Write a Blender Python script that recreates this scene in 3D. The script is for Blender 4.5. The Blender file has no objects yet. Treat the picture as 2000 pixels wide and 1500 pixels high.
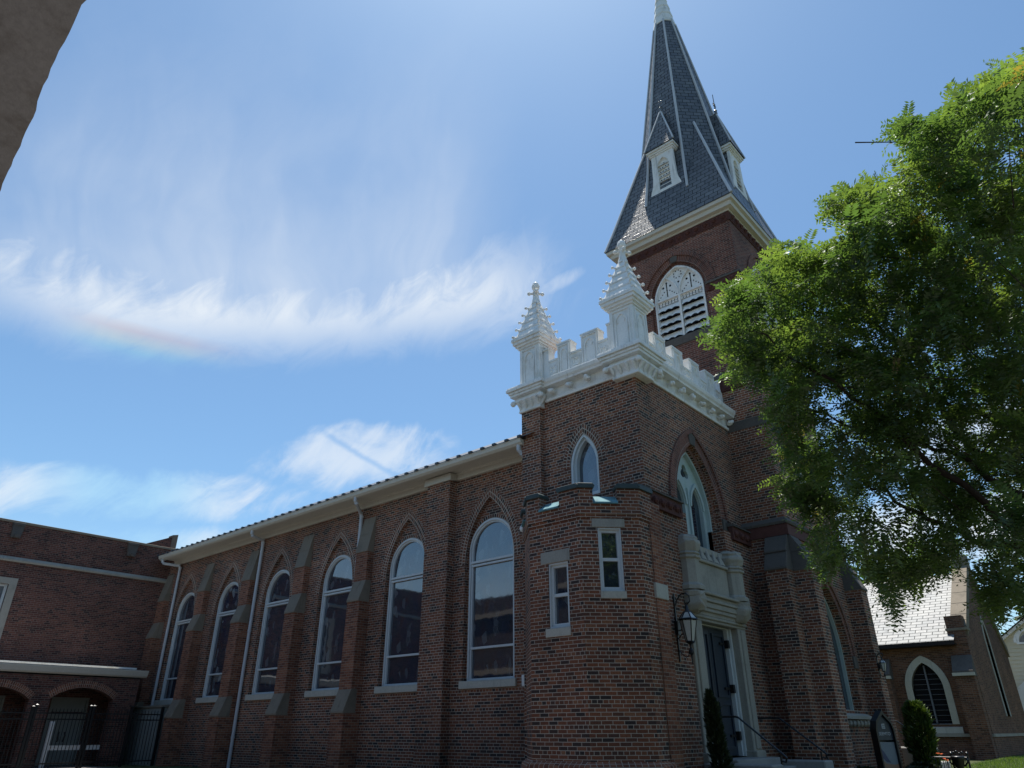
import bpy, bmesh, math, random
import numpy as np
from mathutils import Vector, Matrix
from mathutils.geometry import tessellate_polygon

random.seed(7)
rng = np.random.default_rng(11)
SC = bpy.context.scene
COL = SC.collection
R = math.radians

# ------------------------------------------------------------------ camera, sky, sun, exposure
YAW, PITCH, ROLL = R(-41.118), R(26.405), R(-0.168)
fwd = Vector((math.sin(YAW) * math.cos(PITCH), math.cos(YAW) * math.cos(PITCH), math.sin(PITCH)))
rgt = Vector((math.cos(YAW), -math.sin(YAW), 0))
upv = rgt.cross(fwd)
r2 = rgt * math.cos(ROLL) + upv * math.sin(ROLL)
u2 = -rgt * math.sin(ROLL) + upv * math.cos(ROLL)
CAM = Vector((0, 0, 1.6))
cd = bpy.data.cameras.new('camera')
cam = bpy.data.objects.new('camera', cd)
COL.objects.link(cam)
cam.matrix_world = Matrix(((r2.x, u2.x, -fwd.x, CAM.x), (r2.y, u2.y, -fwd.y, CAM.y), (r2.z, u2.z, -fwd.z, CAM.z), (0, 0, 0, 1)))
cd.sensor_fit = 'HORIZONTAL'
cd.sensor_width = 36.0
cd.lens = 1367.13 / 2000 * 36
cd.clip_start = 0.05
cd.clip_end = 3000
SC.camera = cam

SUN_EL, SUN_AZ = R(72.5), R(-43)          # azimuth measured from +Y towards +X
SKY_STRENGTH = 0.11
SUN_STRENGTH = 5.0
EXPOSURE = 0.40
SC.view_settings.view_transform = 'Standard'
SC.view_settings.look = 'None'
SC.view_settings.gamma = 1.0
SC.view_settings.use_curve_mapping = False
SC.view_settings.exposure = EXPOSURE

sdir = Vector((math.sin(SUN_AZ) * math.cos(SUN_EL), math.cos(SUN_AZ) * math.cos(SUN_EL), math.sin(SUN_EL)))
sl = bpy.data.lights.new('sun', 'SUN')
sl.energy = SUN_STRENGTH
sl.angle = R(0.53)
sl.color = (1.0, 0.955, 0.88)
so = bpy.data.objects.new('sun', sl)
COL.objects.link(so)
so.location = sdir * 80
so.rotation_euler = (-sdir).to_track_quat('-Z', 'Y').to_euler()


class NT:
    """tiny node helper"""
    def __init__(s, tree):
        s.t = tree
        s.n = tree.nodes
        s.n.clear()

    def new(s, kind, **kw):
        nd = s.n.new(kind)
        for k, v in kw.items():
            setattr(nd, k, v)
        return nd

    def put(s, sock, v):
        if isinstance(v, bpy.types.NodeSocket):
            s.t.links.new(v, sock)
        elif v is not None:
            if isinstance(v, (tuple, list)) and len(v) == 3 and sock.type == 'RGBA':
                v = (*v, 1)
            sock.default_value = v

    def math(s, op, a, b=None, c=None, clamp=False):
        nd = s.new('ShaderNodeMath', operation=op, use_clamp=clamp)
        s.put(nd.inputs[0], a)
        if b is not None: s.put(nd.inputs[1], b)
        if c is not None: s.put(nd.inputs[2], c)
        return nd.outputs[0]

    def mix(s, f, a, b, blend='MIX'):
        nd = s.new('ShaderNodeMix', data_type='RGBA', blend_type=blend)
        s.put(nd.inputs[0], f); s.put(nd.inputs[6], a); s.put(nd.inputs[7], b)
        return nd.outputs[2]

    def noise(s, vec, scale, detail=4, rough=0.55, dist=0.0):
        nd = s.new('ShaderNodeTexNoise')
        if vec is not None: s.put(nd.inputs['Vector'], vec)
        nd.inputs['Scale'].default_value = scale
        nd.inputs['Detail'].default_value = detail
        nd.inputs['Roughness'].default_value = rough
        nd.inputs['Distortion'].default_value = dist
        return nd.outputs['Fac']

    def ramp(s, fac, stops, interp='LINEAR'):
        nd = s.new('ShaderNodeValToRGB')
        nd.color_ramp.interpolation = interp
        e = nd.color_ramp.elements
        while len(e) < len(stops): e.new(0.5)
        for el, (p, c) in zip(e, stops):
            el.position = p
            el.color = (*c, 1) if len(c) == 3 else c
        s.put(nd.inputs[0], fac)
        return nd.outputs[0]

    def smooth(s, v, a, b):
        nd = s.new('ShaderNodeMapRange', interpolation_type='SMOOTHSTEP')
        s.put(nd.inputs[0], v)
        s.put(nd.inputs[1], a); s.put(nd.inputs[2], b)
        return nd.outputs[0]

    def vec(s, x, y, z=0.0):
        nd = s.new('ShaderNodeCombineXYZ')
        s.put(nd.inputs[0], x); s.put(nd.inputs[1], y); s.put(nd.inputs[2], z)
        return nd.outputs[0]

    def sep(s, v):
        nd = s.new('ShaderNodeSeparateXYZ')
        s.put(nd.inputs[0], v)
        return nd.outputs


world = bpy.data.worlds.new('World')
SC.world = world
world.use_nodes = True
w = NT(world.node_tree)
sky = w.new('ShaderNodeTexSky', sky_type='NISHITA')
sky.sun_disc = False
sky.sun_elevation = SUN_EL
sky.sun_rotation = SUN_AZ
sky.altitude = 0
sky.air_density = 1.0
sky.dust_density = 0.6
sky.ozone_density = 1.6
tc = w.new('ShaderNodeTexCoord')
dx, dy, dz = w.sep(tc.outputs['Generated'])
DEG = 57.29578
az = w.math('MULTIPLY', w.math('ARCTAN2', dx, dy), DEG)
el = w.math('MULTIPLY', w.math('ARCSINE', dz), DEG)
# wind-drawn cirrus: a brushed band with fibres fanning up from it
def n2(x, y, z, detail=5, rough=0.55, dist=0.0): return w.noise(w.vec(x, y, z), 1.0, detail, rough, dist)
def mul(a, b): return w.math('MULTIPLY', a, b)
def add(a, b): return w.math('ADD', a, b)
warp = mul(w.math('SUBTRACT', n2(mul(az, 0.045), mul(el, 0.06), 2.2, 3), 0.5), 14.0)
lean = mul(add(az, 62.0), -0.018)
fa = add(add(az, mul(w.math('SUBTRACT', el, 27.0), lean)), warp)
fib1 = n2(mul(fa, 0.36), mul(el, 0.085), 3.1, 6, 0.52, 0.6)
fib2 = n2(mul(fa, 0.13), mul(el, 0.06), 6.6, 4, 0.5, 0.5)
fib = add(mul(fib1, 0.45), mul(fib2, 0.55))
wisp = n2(mul(add(az, mul(el, -0.8)), 0.30), mul(add(el, mul(az, 0.25)), 0.20), 4.4, 9, 0.64, 0.7)
puff = n2(mul(add(az, mul(el, -0.5)), 0.20), mul(el, 0.30), 1.7, 7, 0.58, 0.5)
soft = n2(mul(az, 0.075), mul(el, 0.10), 8.0, 4, 0.5)
# --- main band: lower edge rises to the right
low = add(add(25.3, mul(add(az, 72.0), 0.185)), mul(w.math('SUBTRACT', wisp, 0.5), 4.0))
low = add(low, mul(w.smooth(az, -72.0, -84.0), 1.6))
lift = w.math('SUBTRACT', el, low)
rise = w.smooth(lift, -1.5, 3.4)
fall = w.math('SUBTRACT', 1.0, w.smooth(w.math('SUBTRACT', lift, mul(w.math('SUBTRACT', fib, 0.5), 9.0)), 2.0, 9.0))
endl = w.smooth(add(az, mul(wisp, 6.0)), -89.0, -72.0)
endr = w.math('SUBTRACT', 1.0, w.smooth(add(az, mul(w.math('SUBTRACT', wisp, 0.5), 12.0)), -44.5, -34.5))
band = mul(mul(rise, fall), mul(endl, endr))
band = w.math('MULTIPLY', band, add(0.06, add(mul(wisp, 1.05), mul(fib, 0.28))), clamp=True)
# --- veil of fibres trailing above the band
vfall = w.math('SUBTRACT', 1.0, w.smooth(add(lift, mul(w.math('SUBTRACT', soft, 0.5), 14.0)), 3.0, 27.0))
vr = w.math('SUBTRACT', 1.0, w.smooth(add(az, mul(w.math('SUBTRACT', fib2, 0.5), 12.0)), -52.0, -38.0))
vl = w.smooth(az, -96.0, -76.0)
veil = mul(mul(w.smooth(lift, -0.3, 3.0), vfall), mul(vr, vl))
veil = mul(veil, add(0.30, mul(w.smooth(fib, 0.34, 0.72), 0.24)))
veil = w.math('MULTIPLY', veil, add(0.35, mul(w.smooth(soft, 0.2, 0.65), 0.75)), clamp=True)
# --- low banks near the horizon
def blob(ca, ce, ra, re, slope=0.0, amp=1.0):
    x = w.math('DIVIDE', w.math('SUBTRACT', az, ca), ra)
    y = w.math('DIVIDE', w.math('SUBTRACT', w.math('SUBTRACT', el, ce), w.math('MULTIPLY', w.math('SUBTRACT', az, ca), slope)), re)
    q = w.math('ADD', w.math('MULTIPLY', x, x), w.math('MULTIPLY', y, y))
    q = w.math('ADD', q, w.math('MULTIPLY', w.math('SUBTRACT', add(mul(wisp, 0.6), mul(puff, 0.4)), 0.5), 5.0))
    return w.math('MULTIPLY', w.math('SUBTRACT', 1.0, w.smooth(q, -0.5, 1.25)), amp)
bank = blob(-71, 15.2, 12, 1.9, 0.10, 0.8)
for args in ((-54.0, 20.0, 7.5, 2.5, 0.12, 0.66), (-64, 12.2, 12, 1.5, 0.05, 0.85), (-83, 14.5, 8, 2.4, 0.0, 0.8), (-84, 26.5, 3.0, 2.0, 0.0, 0.55), (-37.5, 34.2, 3.2, 0.8, 0.35, 0.42), (-8, 12.5, 14, 2.6, 0.0, 0.95), (-2, 18.5, 11, 2.4, 0.1, 0.7), (20, 14, 16, 4, 0.0, 0.8)):
    bank = w.math('MAXIMUM', bank, blob(*args))
hz = w.math('MULTIPLY', w.math('SUBTRACT', 1.0, w.smooth(el, 2.0, 15.0)), w.smooth(puff, 0.35, 0.65))
ct = w.math('ABSOLUTE', w.math('SUBTRACT', w.math('SUBTRACT', el, 20.3), add(mul(add(az, 54.2), -0.50), mul(w.math('SUBTRACT', wisp, 0.5), 1.2))))
bank = mul(bank, w.math('SUBTRACT', 1.0, mul(w.math('SUBTRACT', 1.0, w.smooth(ct, 0.0, 0.45)), mul(w.smooth(w.math('ABSOLUTE', add(az, 53.8)), 4.5, 2.5), 0.6))))
cloud = w.math('MAXIMUM', w.math('MAXIMUM', band, veil), w.math('MAXIMUM', bank, w.math('MULTIPLY', hz, 0.6)), clamp=True)
# faint spectral colours of the circumhorizontal arc in the lower left tip of the band
iris = w.ramp(w.math('DIVIDE', w.math('SUBTRACT', el, 24.6), 2.9, clamp=True),
              [(0.0, (0.50, 0.80, 1.0)), (0.25, (0.58, 1.0, 0.88)), (0.5, (1.0, 0.98, 0.66)), (0.75, (1.0, 0.76, 0.62)), (1.0, (1, 1, 1))])
ir = w.math('MULTIPLY', w.math('SUBTRACT', 1.0, w.smooth(w.math('ABSOLUTE', w.math('ADD', az, 71.0)), 1.5, 9.0)), 0.95)
white = w.mix(ir, (1.0, 1.0, 1.0), iris)
ccol = w.mix(1.0, white, (5.9, 6.3, 6.7), 'MULTIPLY')
skyc = w.mix(1.0, sky.outputs[0], (0.78, 0.98, 1.04), 'MULTIPLY')
tot = w.mix(cloud, skyc, ccol)
bg = w.new('ShaderNodeBackground')
w.put(bg.inputs[0], tot)
bg.inputs[1].default_value = SKY_STRENGTH
wo = w.new('ShaderNodeOutputWorld')
w.t.links.new(bg.outputs[0], wo.inputs[0])

# ------------------------------------------------------------------ materials
def material(name):
    m = bpy.data.materials.new(name)
    m.use_nodes = True
    nt = NT(m.node_tree)
    out = nt.new('ShaderNodeOutputMaterial')
    p = nt.new('ShaderNodeBsdfPrincipled')
    nt.t.links.new(p.outputs[0], out.inputs[0])
    return m, nt, p, out


def bump(nt, p, h, dist, strength=1.0):
    b = nt.new('ShaderNodeBump')
    b.inputs['Strength'].default_value = strength
    b.inputs['Distance'].default_value = dist
    nt.put(b.inputs['Height'], h)
    nt.t.links.new(b.outputs[0], p.inputs['Normal'])


def brick_mat(name, stops, mortar=(0.60, 0.51, 0.41), bw=0.207, rh=0.068, ms=0.0062, bond=6, stain=0.35, header_arch=False):
    m, nt, p, out = material(name)
    uvn = nt.new('ShaderNodeUVMap', uv_map='uv')
    uv = uvn.outputs[0]
    geo = nt.new('ShaderNodeNewGeometry')
    pos = geo.outputs['Position']
    wob = nt.noise(pos, 9.0, 2)
    ux, uy, _ = nt.sep(uv)
    uvw = nt.vec(nt.math('ADD', ux, nt.math('MULTIPLY', nt.math('SUBTRACT', wob, 0.5), 0.010)), nt.math('ADD', uy, nt.math('MULTIPLY', nt.math('SUBTRACT', nt.noise(pos, 5.0, 2), 0.5), 0.008)))

    def bt(width):
        b = nt.new('ShaderNodeTexBrick')
        nt.put(b.inputs['Vector'], uvw)
        b.offset = 0.0 if header_arch else 0.5
        b.inputs['Color1'].default_value = (0, 0, 0, 1)
        b.inputs['Color2'].default_value = (1, 1, 1, 1)
        b.inputs['Mortar'].default_value = (0, 0, 0, 1)
        b.inputs['Scale'].default_value = 1
        b.inputs['Mortar Size'].default_value = ms
        b.inputs['Mortar Smooth'].default_value = 0.15
        b.inputs['Brick Width'].default_value = width
        b.inputs['Row Height'].default_value = rh
        return b.outputs['Color'], b.outputs['Fac']
    c1, f1 = bt(bw)
    if bond:
        c2, f2 = bt(bw / 2)
        row = nt.math('FLOOR', nt.math('DIVIDE', uy, rh))
        hd = nt.math('LESS_THAN', nt.math('ABSOLUTE', nt.math('MODULO', row, float(bond))), 0.5)
        col = nt.mix(hd, c1, c2)
        fac = nt.math('ADD', nt.math('MULTIPLY', f1, nt.math('SUBTRACT', 1.0, hd)), nt.math('MULTIPLY', f2, hd))
    else:
        col, fac = c1, f1
    tint = nt.ramp(col, stops)
    fine = nt.noise(pos, 55.0, 3, 0.6)
    tint = nt.mix(1.0, tint, nt.ramp(fine, [(0.25, (0.62, 0.62, 0.62)), (0.75, (1.3, 1.3, 1.3))]), 'MULTIPLY')
    mort = nt.mix(nt.noise(pos, 20.0, 3), mortar, tuple(c * 0.72 for c in mortar))
    colr = nt.mix(fac, tint, mort)
    big = nt.noise(pos, 0.55, 5, 0.62, 0.4)
    colr = nt.mix(1.0, colr, nt.ramp(big, [(0.3, (1 - stain,) * 3), (0.7, (1.12, 1.10, 1.08))]), 'MULTIPLY')
    px_, py_, pz_ = nt.sep(pos)
    run = nt.noise(nt.vec(nt.math('MULTIPLY', px_, 2.6), nt.math('MULTIPLY', py_, 2.6), nt.math('MULTIPLY', pz_, 0.22)), 1.0, 5, 0.6)
    colr = nt.mix(nt.math('MULTIPLY', nt.smooth(run, 0.56, 0.74), 0.45), colr, nt.mix(0.55, colr, (0.030, 0.027, 0.025)))
    lime = nt.math('MULTIPLY', nt.smooth(nt.noise(pos, 1.3, 6, 0.7), 0.62, 0.80), 0.22)
    colr = nt.mix(lime, colr, (0.34, 0.31, 0.28))
    nt.put(p.inputs['Base Color'], colr)
    p.inputs['Roughness'].default_value = 0.88
    p.inputs['Specular IOR Level'].default_value = 0.25
    h = nt.math('SUBTRACT', nt.math('MULTIPLY', fine, 0.35), fac)
    bump(nt, p, h, 0.006, 0.8)
    return m


OLD = [(0.0, (0.050, 0.039, 0.036)), (0.09, (0.070, 0.048, 0.041)), (0.22, (0.130, 0.062, 0.043)), (0.55, (0.205, 0.079, 0.046)), (0.8, (0.255, 0.095, 0.051)), (1.0, (0.30, 0.135, 0.073))]
REDB = [(0.0, (0.105, 0.048, 0.038)), (0.3, (0.160, 0.067, 0.050)), (0.6, (0.20, 0.080, 0.056)), (1.0, (0.245, 0.10, 0.068))]
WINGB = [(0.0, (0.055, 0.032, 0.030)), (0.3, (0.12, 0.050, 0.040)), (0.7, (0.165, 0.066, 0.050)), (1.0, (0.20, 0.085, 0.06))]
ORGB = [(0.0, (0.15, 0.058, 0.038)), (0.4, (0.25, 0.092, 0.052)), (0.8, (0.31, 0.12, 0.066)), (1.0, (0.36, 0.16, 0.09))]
M = {}
M['brick'] = brick_mat('old_brick', OLD)
M['brick_red'] = brick_mat('red_brick', REDB, mortar=(0.40, 0.33, 0.28), bond=0)
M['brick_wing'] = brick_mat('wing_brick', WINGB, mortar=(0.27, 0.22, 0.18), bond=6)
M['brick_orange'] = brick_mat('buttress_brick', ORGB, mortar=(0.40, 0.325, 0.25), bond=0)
M['brick_arch'] = brick_mat('arch_brick', OLD, bw=0.112, rh=0.085, ms=0.011, bond=0, header_arch=True)
M['brick_arch_red'] = brick_mat('arch_brick_red', REDB, bw=0.20, rh=0.069, bond=0, header_arch=True, mortar=(0.40, 0.33, 0.28))
M['brick_arch_org'] = brick_mat('arch_brick_orange', ORGB, bw=0.112, rh=0.069, bond=0, header_arch=True)
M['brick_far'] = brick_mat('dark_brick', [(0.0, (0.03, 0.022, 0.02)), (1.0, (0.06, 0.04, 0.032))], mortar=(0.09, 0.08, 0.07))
M['brick_chapel'] = brick_mat('chapel_brick', [(0.0, (0.10, 0.050, 0.034)), (0.5, (0.18, 0.085, 0.052)), (1.0, (0.24, 0.115, 0.07))], mortar=(0.28, 0.23, 0.18), bond=0)


def plain(name, col, rough=0.6, spec=0.4, n1=1.5, amt=0.25, dark=(0.5, 0.47, 0.42), bmp=0.0, bscale=60.0, streak=0.0, metal=0.0):
    m, nt, p, out = material(name)
    geo = nt.new('ShaderNodeNewGeometry')
    pos = geo.outputs['Position']
    px, py, pz = nt.sep(pos)
    big = nt.noise(pos, n1, 6, 0.65, 0.3)
    c = nt.mix(nt.math('MULTIPLY', nt.smooth(big, 0.45, 0.75), amt), col, tuple(a * b for a, b in zip(col, dark)))
    fine = nt.noise(pos, bscale, 3, 0.6)
    c = nt.mix(1.0, c, nt.ramp(fine, [(0.3, (0.90, 0.90, 0.90)), (0.7, (1.07, 1.07, 1.07))]), 'MULTIPLY')
    if streak:
        sv = nt.vec(nt.math('MULTIPLY', px, 9.0), nt.math('MULTIPLY', py, 9.0), nt.math('MULTIPLY', pz, 0.8))
        st = nt.smooth(nt.noise(sv, 1.0, 4, 0.6), 0.55, 0.75)
        c = nt.mix(nt.math('MULTIPLY', st, streak), c, tuple(a * 0.35 for a in col))
    nt.put(p.inputs['Base Color'], c)
    p.inputs['Roughness'].default_value = rough
    p.inputs['Specular IOR Level'].default_value = spec
    p.inputs['Metallic'].default_value = metal
    if bmp: bump(nt, p, fine, bmp, 0.7)
    return m


M['white'] = plain('white_paint', (0.82, 0.82, 0.79), 0.6, 0.3, 2.6, 0.6, (0.70, 0.66, 0.56), 0.003, 55, 0.5)
M['trim'] = plain('cream_trim', (0.60, 0.57, 0.49), 0.5, 0.4, 0.8, 0.3, (0.8, 0.78, 0.7), 0, 40, 0.06)
M['frame'] = plain('window_paint', (0.62, 0.65, 0.64), 0.45, 0.4, 1.2, 0.3, (0.75, 0.75, 0.72))
M['frame_green'] = plain('weathered_window_paint', (0.44, 0.52, 0.50), 0.55, 0.35, 2.4, 0.55, (0.62, 0.80, 0.60))
M['pipe'] = plain('downpipe_paint', (0.52, 0.53, 0.54), 0.4, 0.5, 1.0, 0.3, (0.7, 0.68, 0.62))
M['lime'] = plain('limestone', (0.36, 0.335, 0.28), 0.85, 0.25, 1.6, 0.5, (0.55, 0.55, 0.54), 0.004, 35, 0.35)
M['limeclean'] = plain('pale_limestone', (0.50, 0.475, 0.40), 0.85, 0.25, 2.0, 0.3, (0.6, 0.6, 0.58), 0.003, 35, 0.3)
M['cap'] = plain('weathered_sandstone', (0.245, 0.205, 0.155), 0.9, 0.2, 1.4, 0.55, (0.5, 0.52, 0.52), 0.004, 30, 0.45)
M['dark'] = plain('dark_sandstone', (0.118, 0.106, 0.094), 0.9, 0.2, 1.2, 0.5, (0.5, 0.5, 0.5), 0.004, 30, 0.3)
M['terra'] = plain('terracotta', (0.105, 0.042, 0.034), 0.8, 0.3, 3.0, 0.6, (0.45, 0.5, 0.5), 0.012, 14, 0.2)
M['copper'] = plain('patinated_copper', (0.15, 0.31, 0.34), 0.75, 0.2, 5.0, 0.7, (0.35, 0.3, 0.3))
M['cdark'] = plain('dark_copper', (0.045, 0.065, 0.062), 0.55, 0.4, 5.0, 0.5, (0.5, 0.5, 0.5))
M['iron'] = plain('black_iron', (0.012, 0.012, 0.013), 0.35, 0.5, 4.0, 0.2)
M['door'] = plain('navy_door_paint', (0.020, 0.031, 0.047), 0.4, 0.5, 2.0, 0.2)
M['concrete'] = plain('concrete', (0.30, 0.29, 0.27), 0.9, 0.2, 1.5, 0.5, (0.6, 0.6, 0.58), 0.003, 40, 0.2)
M['asphalt'] = plain('asphalt', (0.13, 0.125, 0.12), 0.9, 0.2, 0.4, 0.5, (0.7, 0.7, 0.7), 0.006, 80)
M['earth'] = plain('earth', (0.075, 0.085, 0.04), 0.95, 0.1, 0.3, 0.5, (0.6, 0.6, 0.5), 0.02, 12)
M['greydoor'] = plain('grey_painted_steel', (0.30, 0.31, 0.28), 0.5, 0.4, 1.0, 0.2)
M['soffit'] = plain('peeling_paint', (0.42, 0.395, 0.39), 0.7, 0.2, 9.0, 0.7, (0.62, 0.58, 0.52), 0.004, 50)
M['siding'] = plain('cream_siding', (0.60, 0.55, 0.40), 0.6, 0.3, 0.6, 0.2)
M['bark'] = plain('bark', (0.060, 0.047, 0.038), 0.95, 0.1, 8.0, 0.6, (0.5, 0.5, 0.5), 0.02, 25)
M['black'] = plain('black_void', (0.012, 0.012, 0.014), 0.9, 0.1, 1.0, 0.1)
M['grey_lead'] = plain('lead_grey', (0.16, 0.17, 0.19), 0.45, 0.5, 2.0, 0.4, (0.6, 0.6, 0.6))
M['white_rail'] = plain('white_rail', (0.62, 0.62, 0.60), 0.5, 0.4, 1.0, 0.2)
M['orange'] = plain('orange_petal', (0.75, 0.12, 0.015), 0.6, 0.3, 4.0, 0.2)
M['lampglass'] = plain('lamp_pane', (0.50, 0.50, 0.46), 0.12, 0.6, 3.0, 0.3)


def slate_mat(name, c0, c1, sw=0.26, rh=0.19, rough=0.42, spec=0.5, gap=0.008, lines=0.2):
    m, nt, p, out = material(name)
    uvn = nt.new('ShaderNodeUVMap', uv_map='uv')
    ux, uy, _ = nt.sep(uvn.outputs[0])
    geo = nt.new('ShaderNodeNewGeometry')
    b = nt.new('ShaderNodeTexBrick')
    nt.put(b.inputs['Vector'], uvn.outputs[0])
    b.inputs['Color1'].default_value = (0, 0, 0, 1)
    b.inputs['Color2'].default_value = (1, 1, 1, 1)
    b.inputs['Mortar'].default_value = (0, 0, 0, 1)
    b.inputs['Scale'].default_value = 1
    b.inputs['Mortar Size'].default_value = gap
    b.inputs['Mortar Smooth'].default_value = 0.1
    b.inputs['Brick Width'].default_value = sw
    b.inputs['Row Height'].default_value = rh
    col, fac = b.outputs['Color'], b.outputs['Fac']
    t = nt.ramp(col, [(0.0, c0), (0.7, c1), (1.0, tuple(x * 1.25 for x in c1))])
    pos = geo.outputs['Position']
    t = nt.mix(1.0, t, nt.ramp(nt.noise(pos, 30, 4), [(0.3, (0.8, 0.8, 0.8)), (0.7, (1.15, 1.15, 1.15))]), 'MULTIPLY')
    t = nt.mix(1.0, t, nt.ramp(nt.noise(pos, 0.8, 5, 0.65), [(0.3, (0.72, 0.72, 0.74)), (0.7, (1.2, 1.17, 1.12))]), 'MULTIPLY')
    c = nt.mix(fac, t, (lines * c0[0], lines * c0[1], lines * c0[2]))
    nt.put(p.inputs['Base Color'], c)
    rr = nt.math('ADD', rough - 0.10, nt.math('MULTIPLY', col, 0.2))
    nt.put(p.inputs['Roughness'], rr)
    nt.put(p.inputs['Specular IOR Level'], nt.math('MULTIPLY', spec, nt.math('SUBTRACT', 1.0, fac)))
    tilt = nt.math('MULTIPLY', nt.math('FRACT', nt.math('DIVIDE', uy, rh)), -0.6)
    h = nt.math('ADD', nt.math('SUBTRACT', tilt, nt.math('MULTIPLY', fac, 0.6)), nt.math('MULTIPLY', nt.noise(pos, 9, 3), 0.35))
    h = nt.math('ADD', h, nt.math('MULTIPLY', col, 0.25))
    bump(nt, p, h, 0.022, 0.9)
    return m


M['slate'] = slate_mat('slate', (0.070, 0.078, 0.086), (0.125, 0.136, 0.148), 0.30, 0.20, 0.48, 0.45, 0.0095, 0.18)
M['slate_chapel'] = slate_mat('chapel_slate', (0.20, 0.205, 0.20), (0.30, 0.305, 0.295), 0.46, 0.245, 0.55, 0.36, 0.013, 0.35)
M['roofmetal'] = plain('roof_metal', (0.055, 0.058, 0.065), 0.45, 0.5, 1.0, 0.3)


def glass_mat(name, kind):
    """protective glazing over leaded stained glass: the coloured pieces lie behind a reflecting pane"""
    m, nt, p, out = material(name)
    uvn = nt.new('ShaderNodeUVMap', uv_map='uv')
    ux, uy, _ = nt.sep(uvn.outputs[0])
    base = (0.020, 0.030, 0.044)
    # lozenge leading
    kx, ky = (7.0, 3.6) if kind != 'lancet' else (9.0, 5.0)
    a = nt.math('ADD', nt.math('MULTIPLY', ux, kx), nt.math('MULTIPLY', uy, ky))
    bb = nt.math('SUBTRACT', nt.math('MULTIPLY', ux, kx), nt.math('MULTIPLY', uy, ky))
    la = nt.math('ABSOLUTE', nt.math('SUBTRACT', nt.math('FRACT', a), 0.5))
    lb = nt.math('ABSOLUTE', nt.math('SUBTRACT', nt.math('FRACT', bb), 0.5))
    lead = nt.math('MAXIMUM', nt.math('GREATER_THAN', la, 0.462), nt.math('GREATER_THAN', lb, 0.462))
    v = nt.new('ShaderNodeTexVoronoi')
    v.inputs['Scale'].default_value = 7.0
    nt.put(v.inputs['Vector'], nt.vec(ux, nt.math('MULTIPLY', uy, 0.6)))
    hue = nt.ramp(nt.sep(v.outputs['Color'])[0], [(0.0, (0.010, 0.014, 0.030)), (0.35, (0.020, 0.035, 0.075)), (0.5, (0.05, 0.02, 0.02)), (0.62, (0.03, 0.05, 0.06)), (0.8, (0.02, 0.03, 0.045)), (1.0, (0.22, 0.25, 0.27))])
    if kind == 'stained':
        c = nt.mix(0.9, base, hue)
        c = nt.mix(nt.math('MULTIPLY', lead, 0.4), c, (0.01, 0.01, 0.012))
    elif kind == 'plain':
        c = nt.mix(0.15, base, hue)
    else:
        c = nt.mix(0.45, base, hue)
        c = nt.mix(nt.math('MULTIPLY', lead, 0.45), c, (0.10, 0.12, 0.14))
    nt.put(p.inputs['Base Color'], c)
    p.inputs['Roughness'].default_value = 0.03
    p.inputs['IOR'].default_value = 2.5
    p.inputs['Specular IOR Level'].default_value = 0.5
    geo = nt.new('ShaderNodeNewGeometry')
    bump(nt, p, nt.noise(geo.outputs['Position'], 1.3, 2), 0.006, 0.35)
    return m


M['glass'] = glass_mat('glazing', 'leaded')
M['glass_stain'] = glass_mat('stained_glazing', 'stained')
M['glass_plain'] = glass_mat('plain_glazing', 'plain')


def leaf_mat(name, trans=0.58, gloss=0.05, attr=True, col=(0.06, 0.11, 0.02)):
    m, nt, p, out = material(name)
    nt.n.remove(p)
    if attr:
        at = nt.new('ShaderNodeAttribute', attribute_name='col')
        c = at.outputs['Color']
    else:
        c = col
    d = nt.new('ShaderNodeBsdfDiffuse'); nt.put(d.inputs[0], c)
    t = nt.new('ShaderNodeBsdfTranslucent')
    nt.put(t.inputs[0], nt.mix(1.0, c, (1.55, 1.65, 0.8), 'MULTIPLY'))
    mx = nt.new('ShaderNodeMixShader'); mx.inputs[0].default_value = trans
    nt.t.links.new(d.outputs[0], mx.inputs[1]); nt.t.links.new(t.outputs[0], mx.inputs[2])
    g = nt.new('ShaderNodeBsdfGlossy'); g.inputs['Roughness'].default_value = 0.45
    g.inputs[0].default_value = (0.9, 0.95, 0.9, 1)
    mg = nt.new('ShaderNodeMixShader'); mg.inputs[0].default_value = gloss
    nt.t.links.new(mx.outputs[0], mg.inputs[1]); nt.t.links.new(g.outputs[0], mg.inputs[2])
    nt.t.links.new(mg.outputs[0], out.inputs[0])
    return m


M['leaf'] = leaf_mat('leaf')
M['leaf_dense'] = leaf_mat('leaf_dense', 0.25, 0.05)

# ------------------------------------------------------------------ mesh helpers
Z = Vector((0, 0, 1))


class Fr:
    """a wall plane: u along the wall, v = height, d = outward"""
    def __init__(s, o, u):
        s.o = Vector(o)
        s.u = Vector(u).normalized()
        s.n = s.u.cross(Z)

    def pt(s, u, v, d=0.0):
        return s.o + s.u * u + Z * v + s.n * d


def FY(y): return Fr((0, y, 0), (1, 0, 0))       # faces -y, u = x
def FX(x): return Fr((x, 0, 0), (0, 1, 0))       # faces +x, u = y


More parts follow.
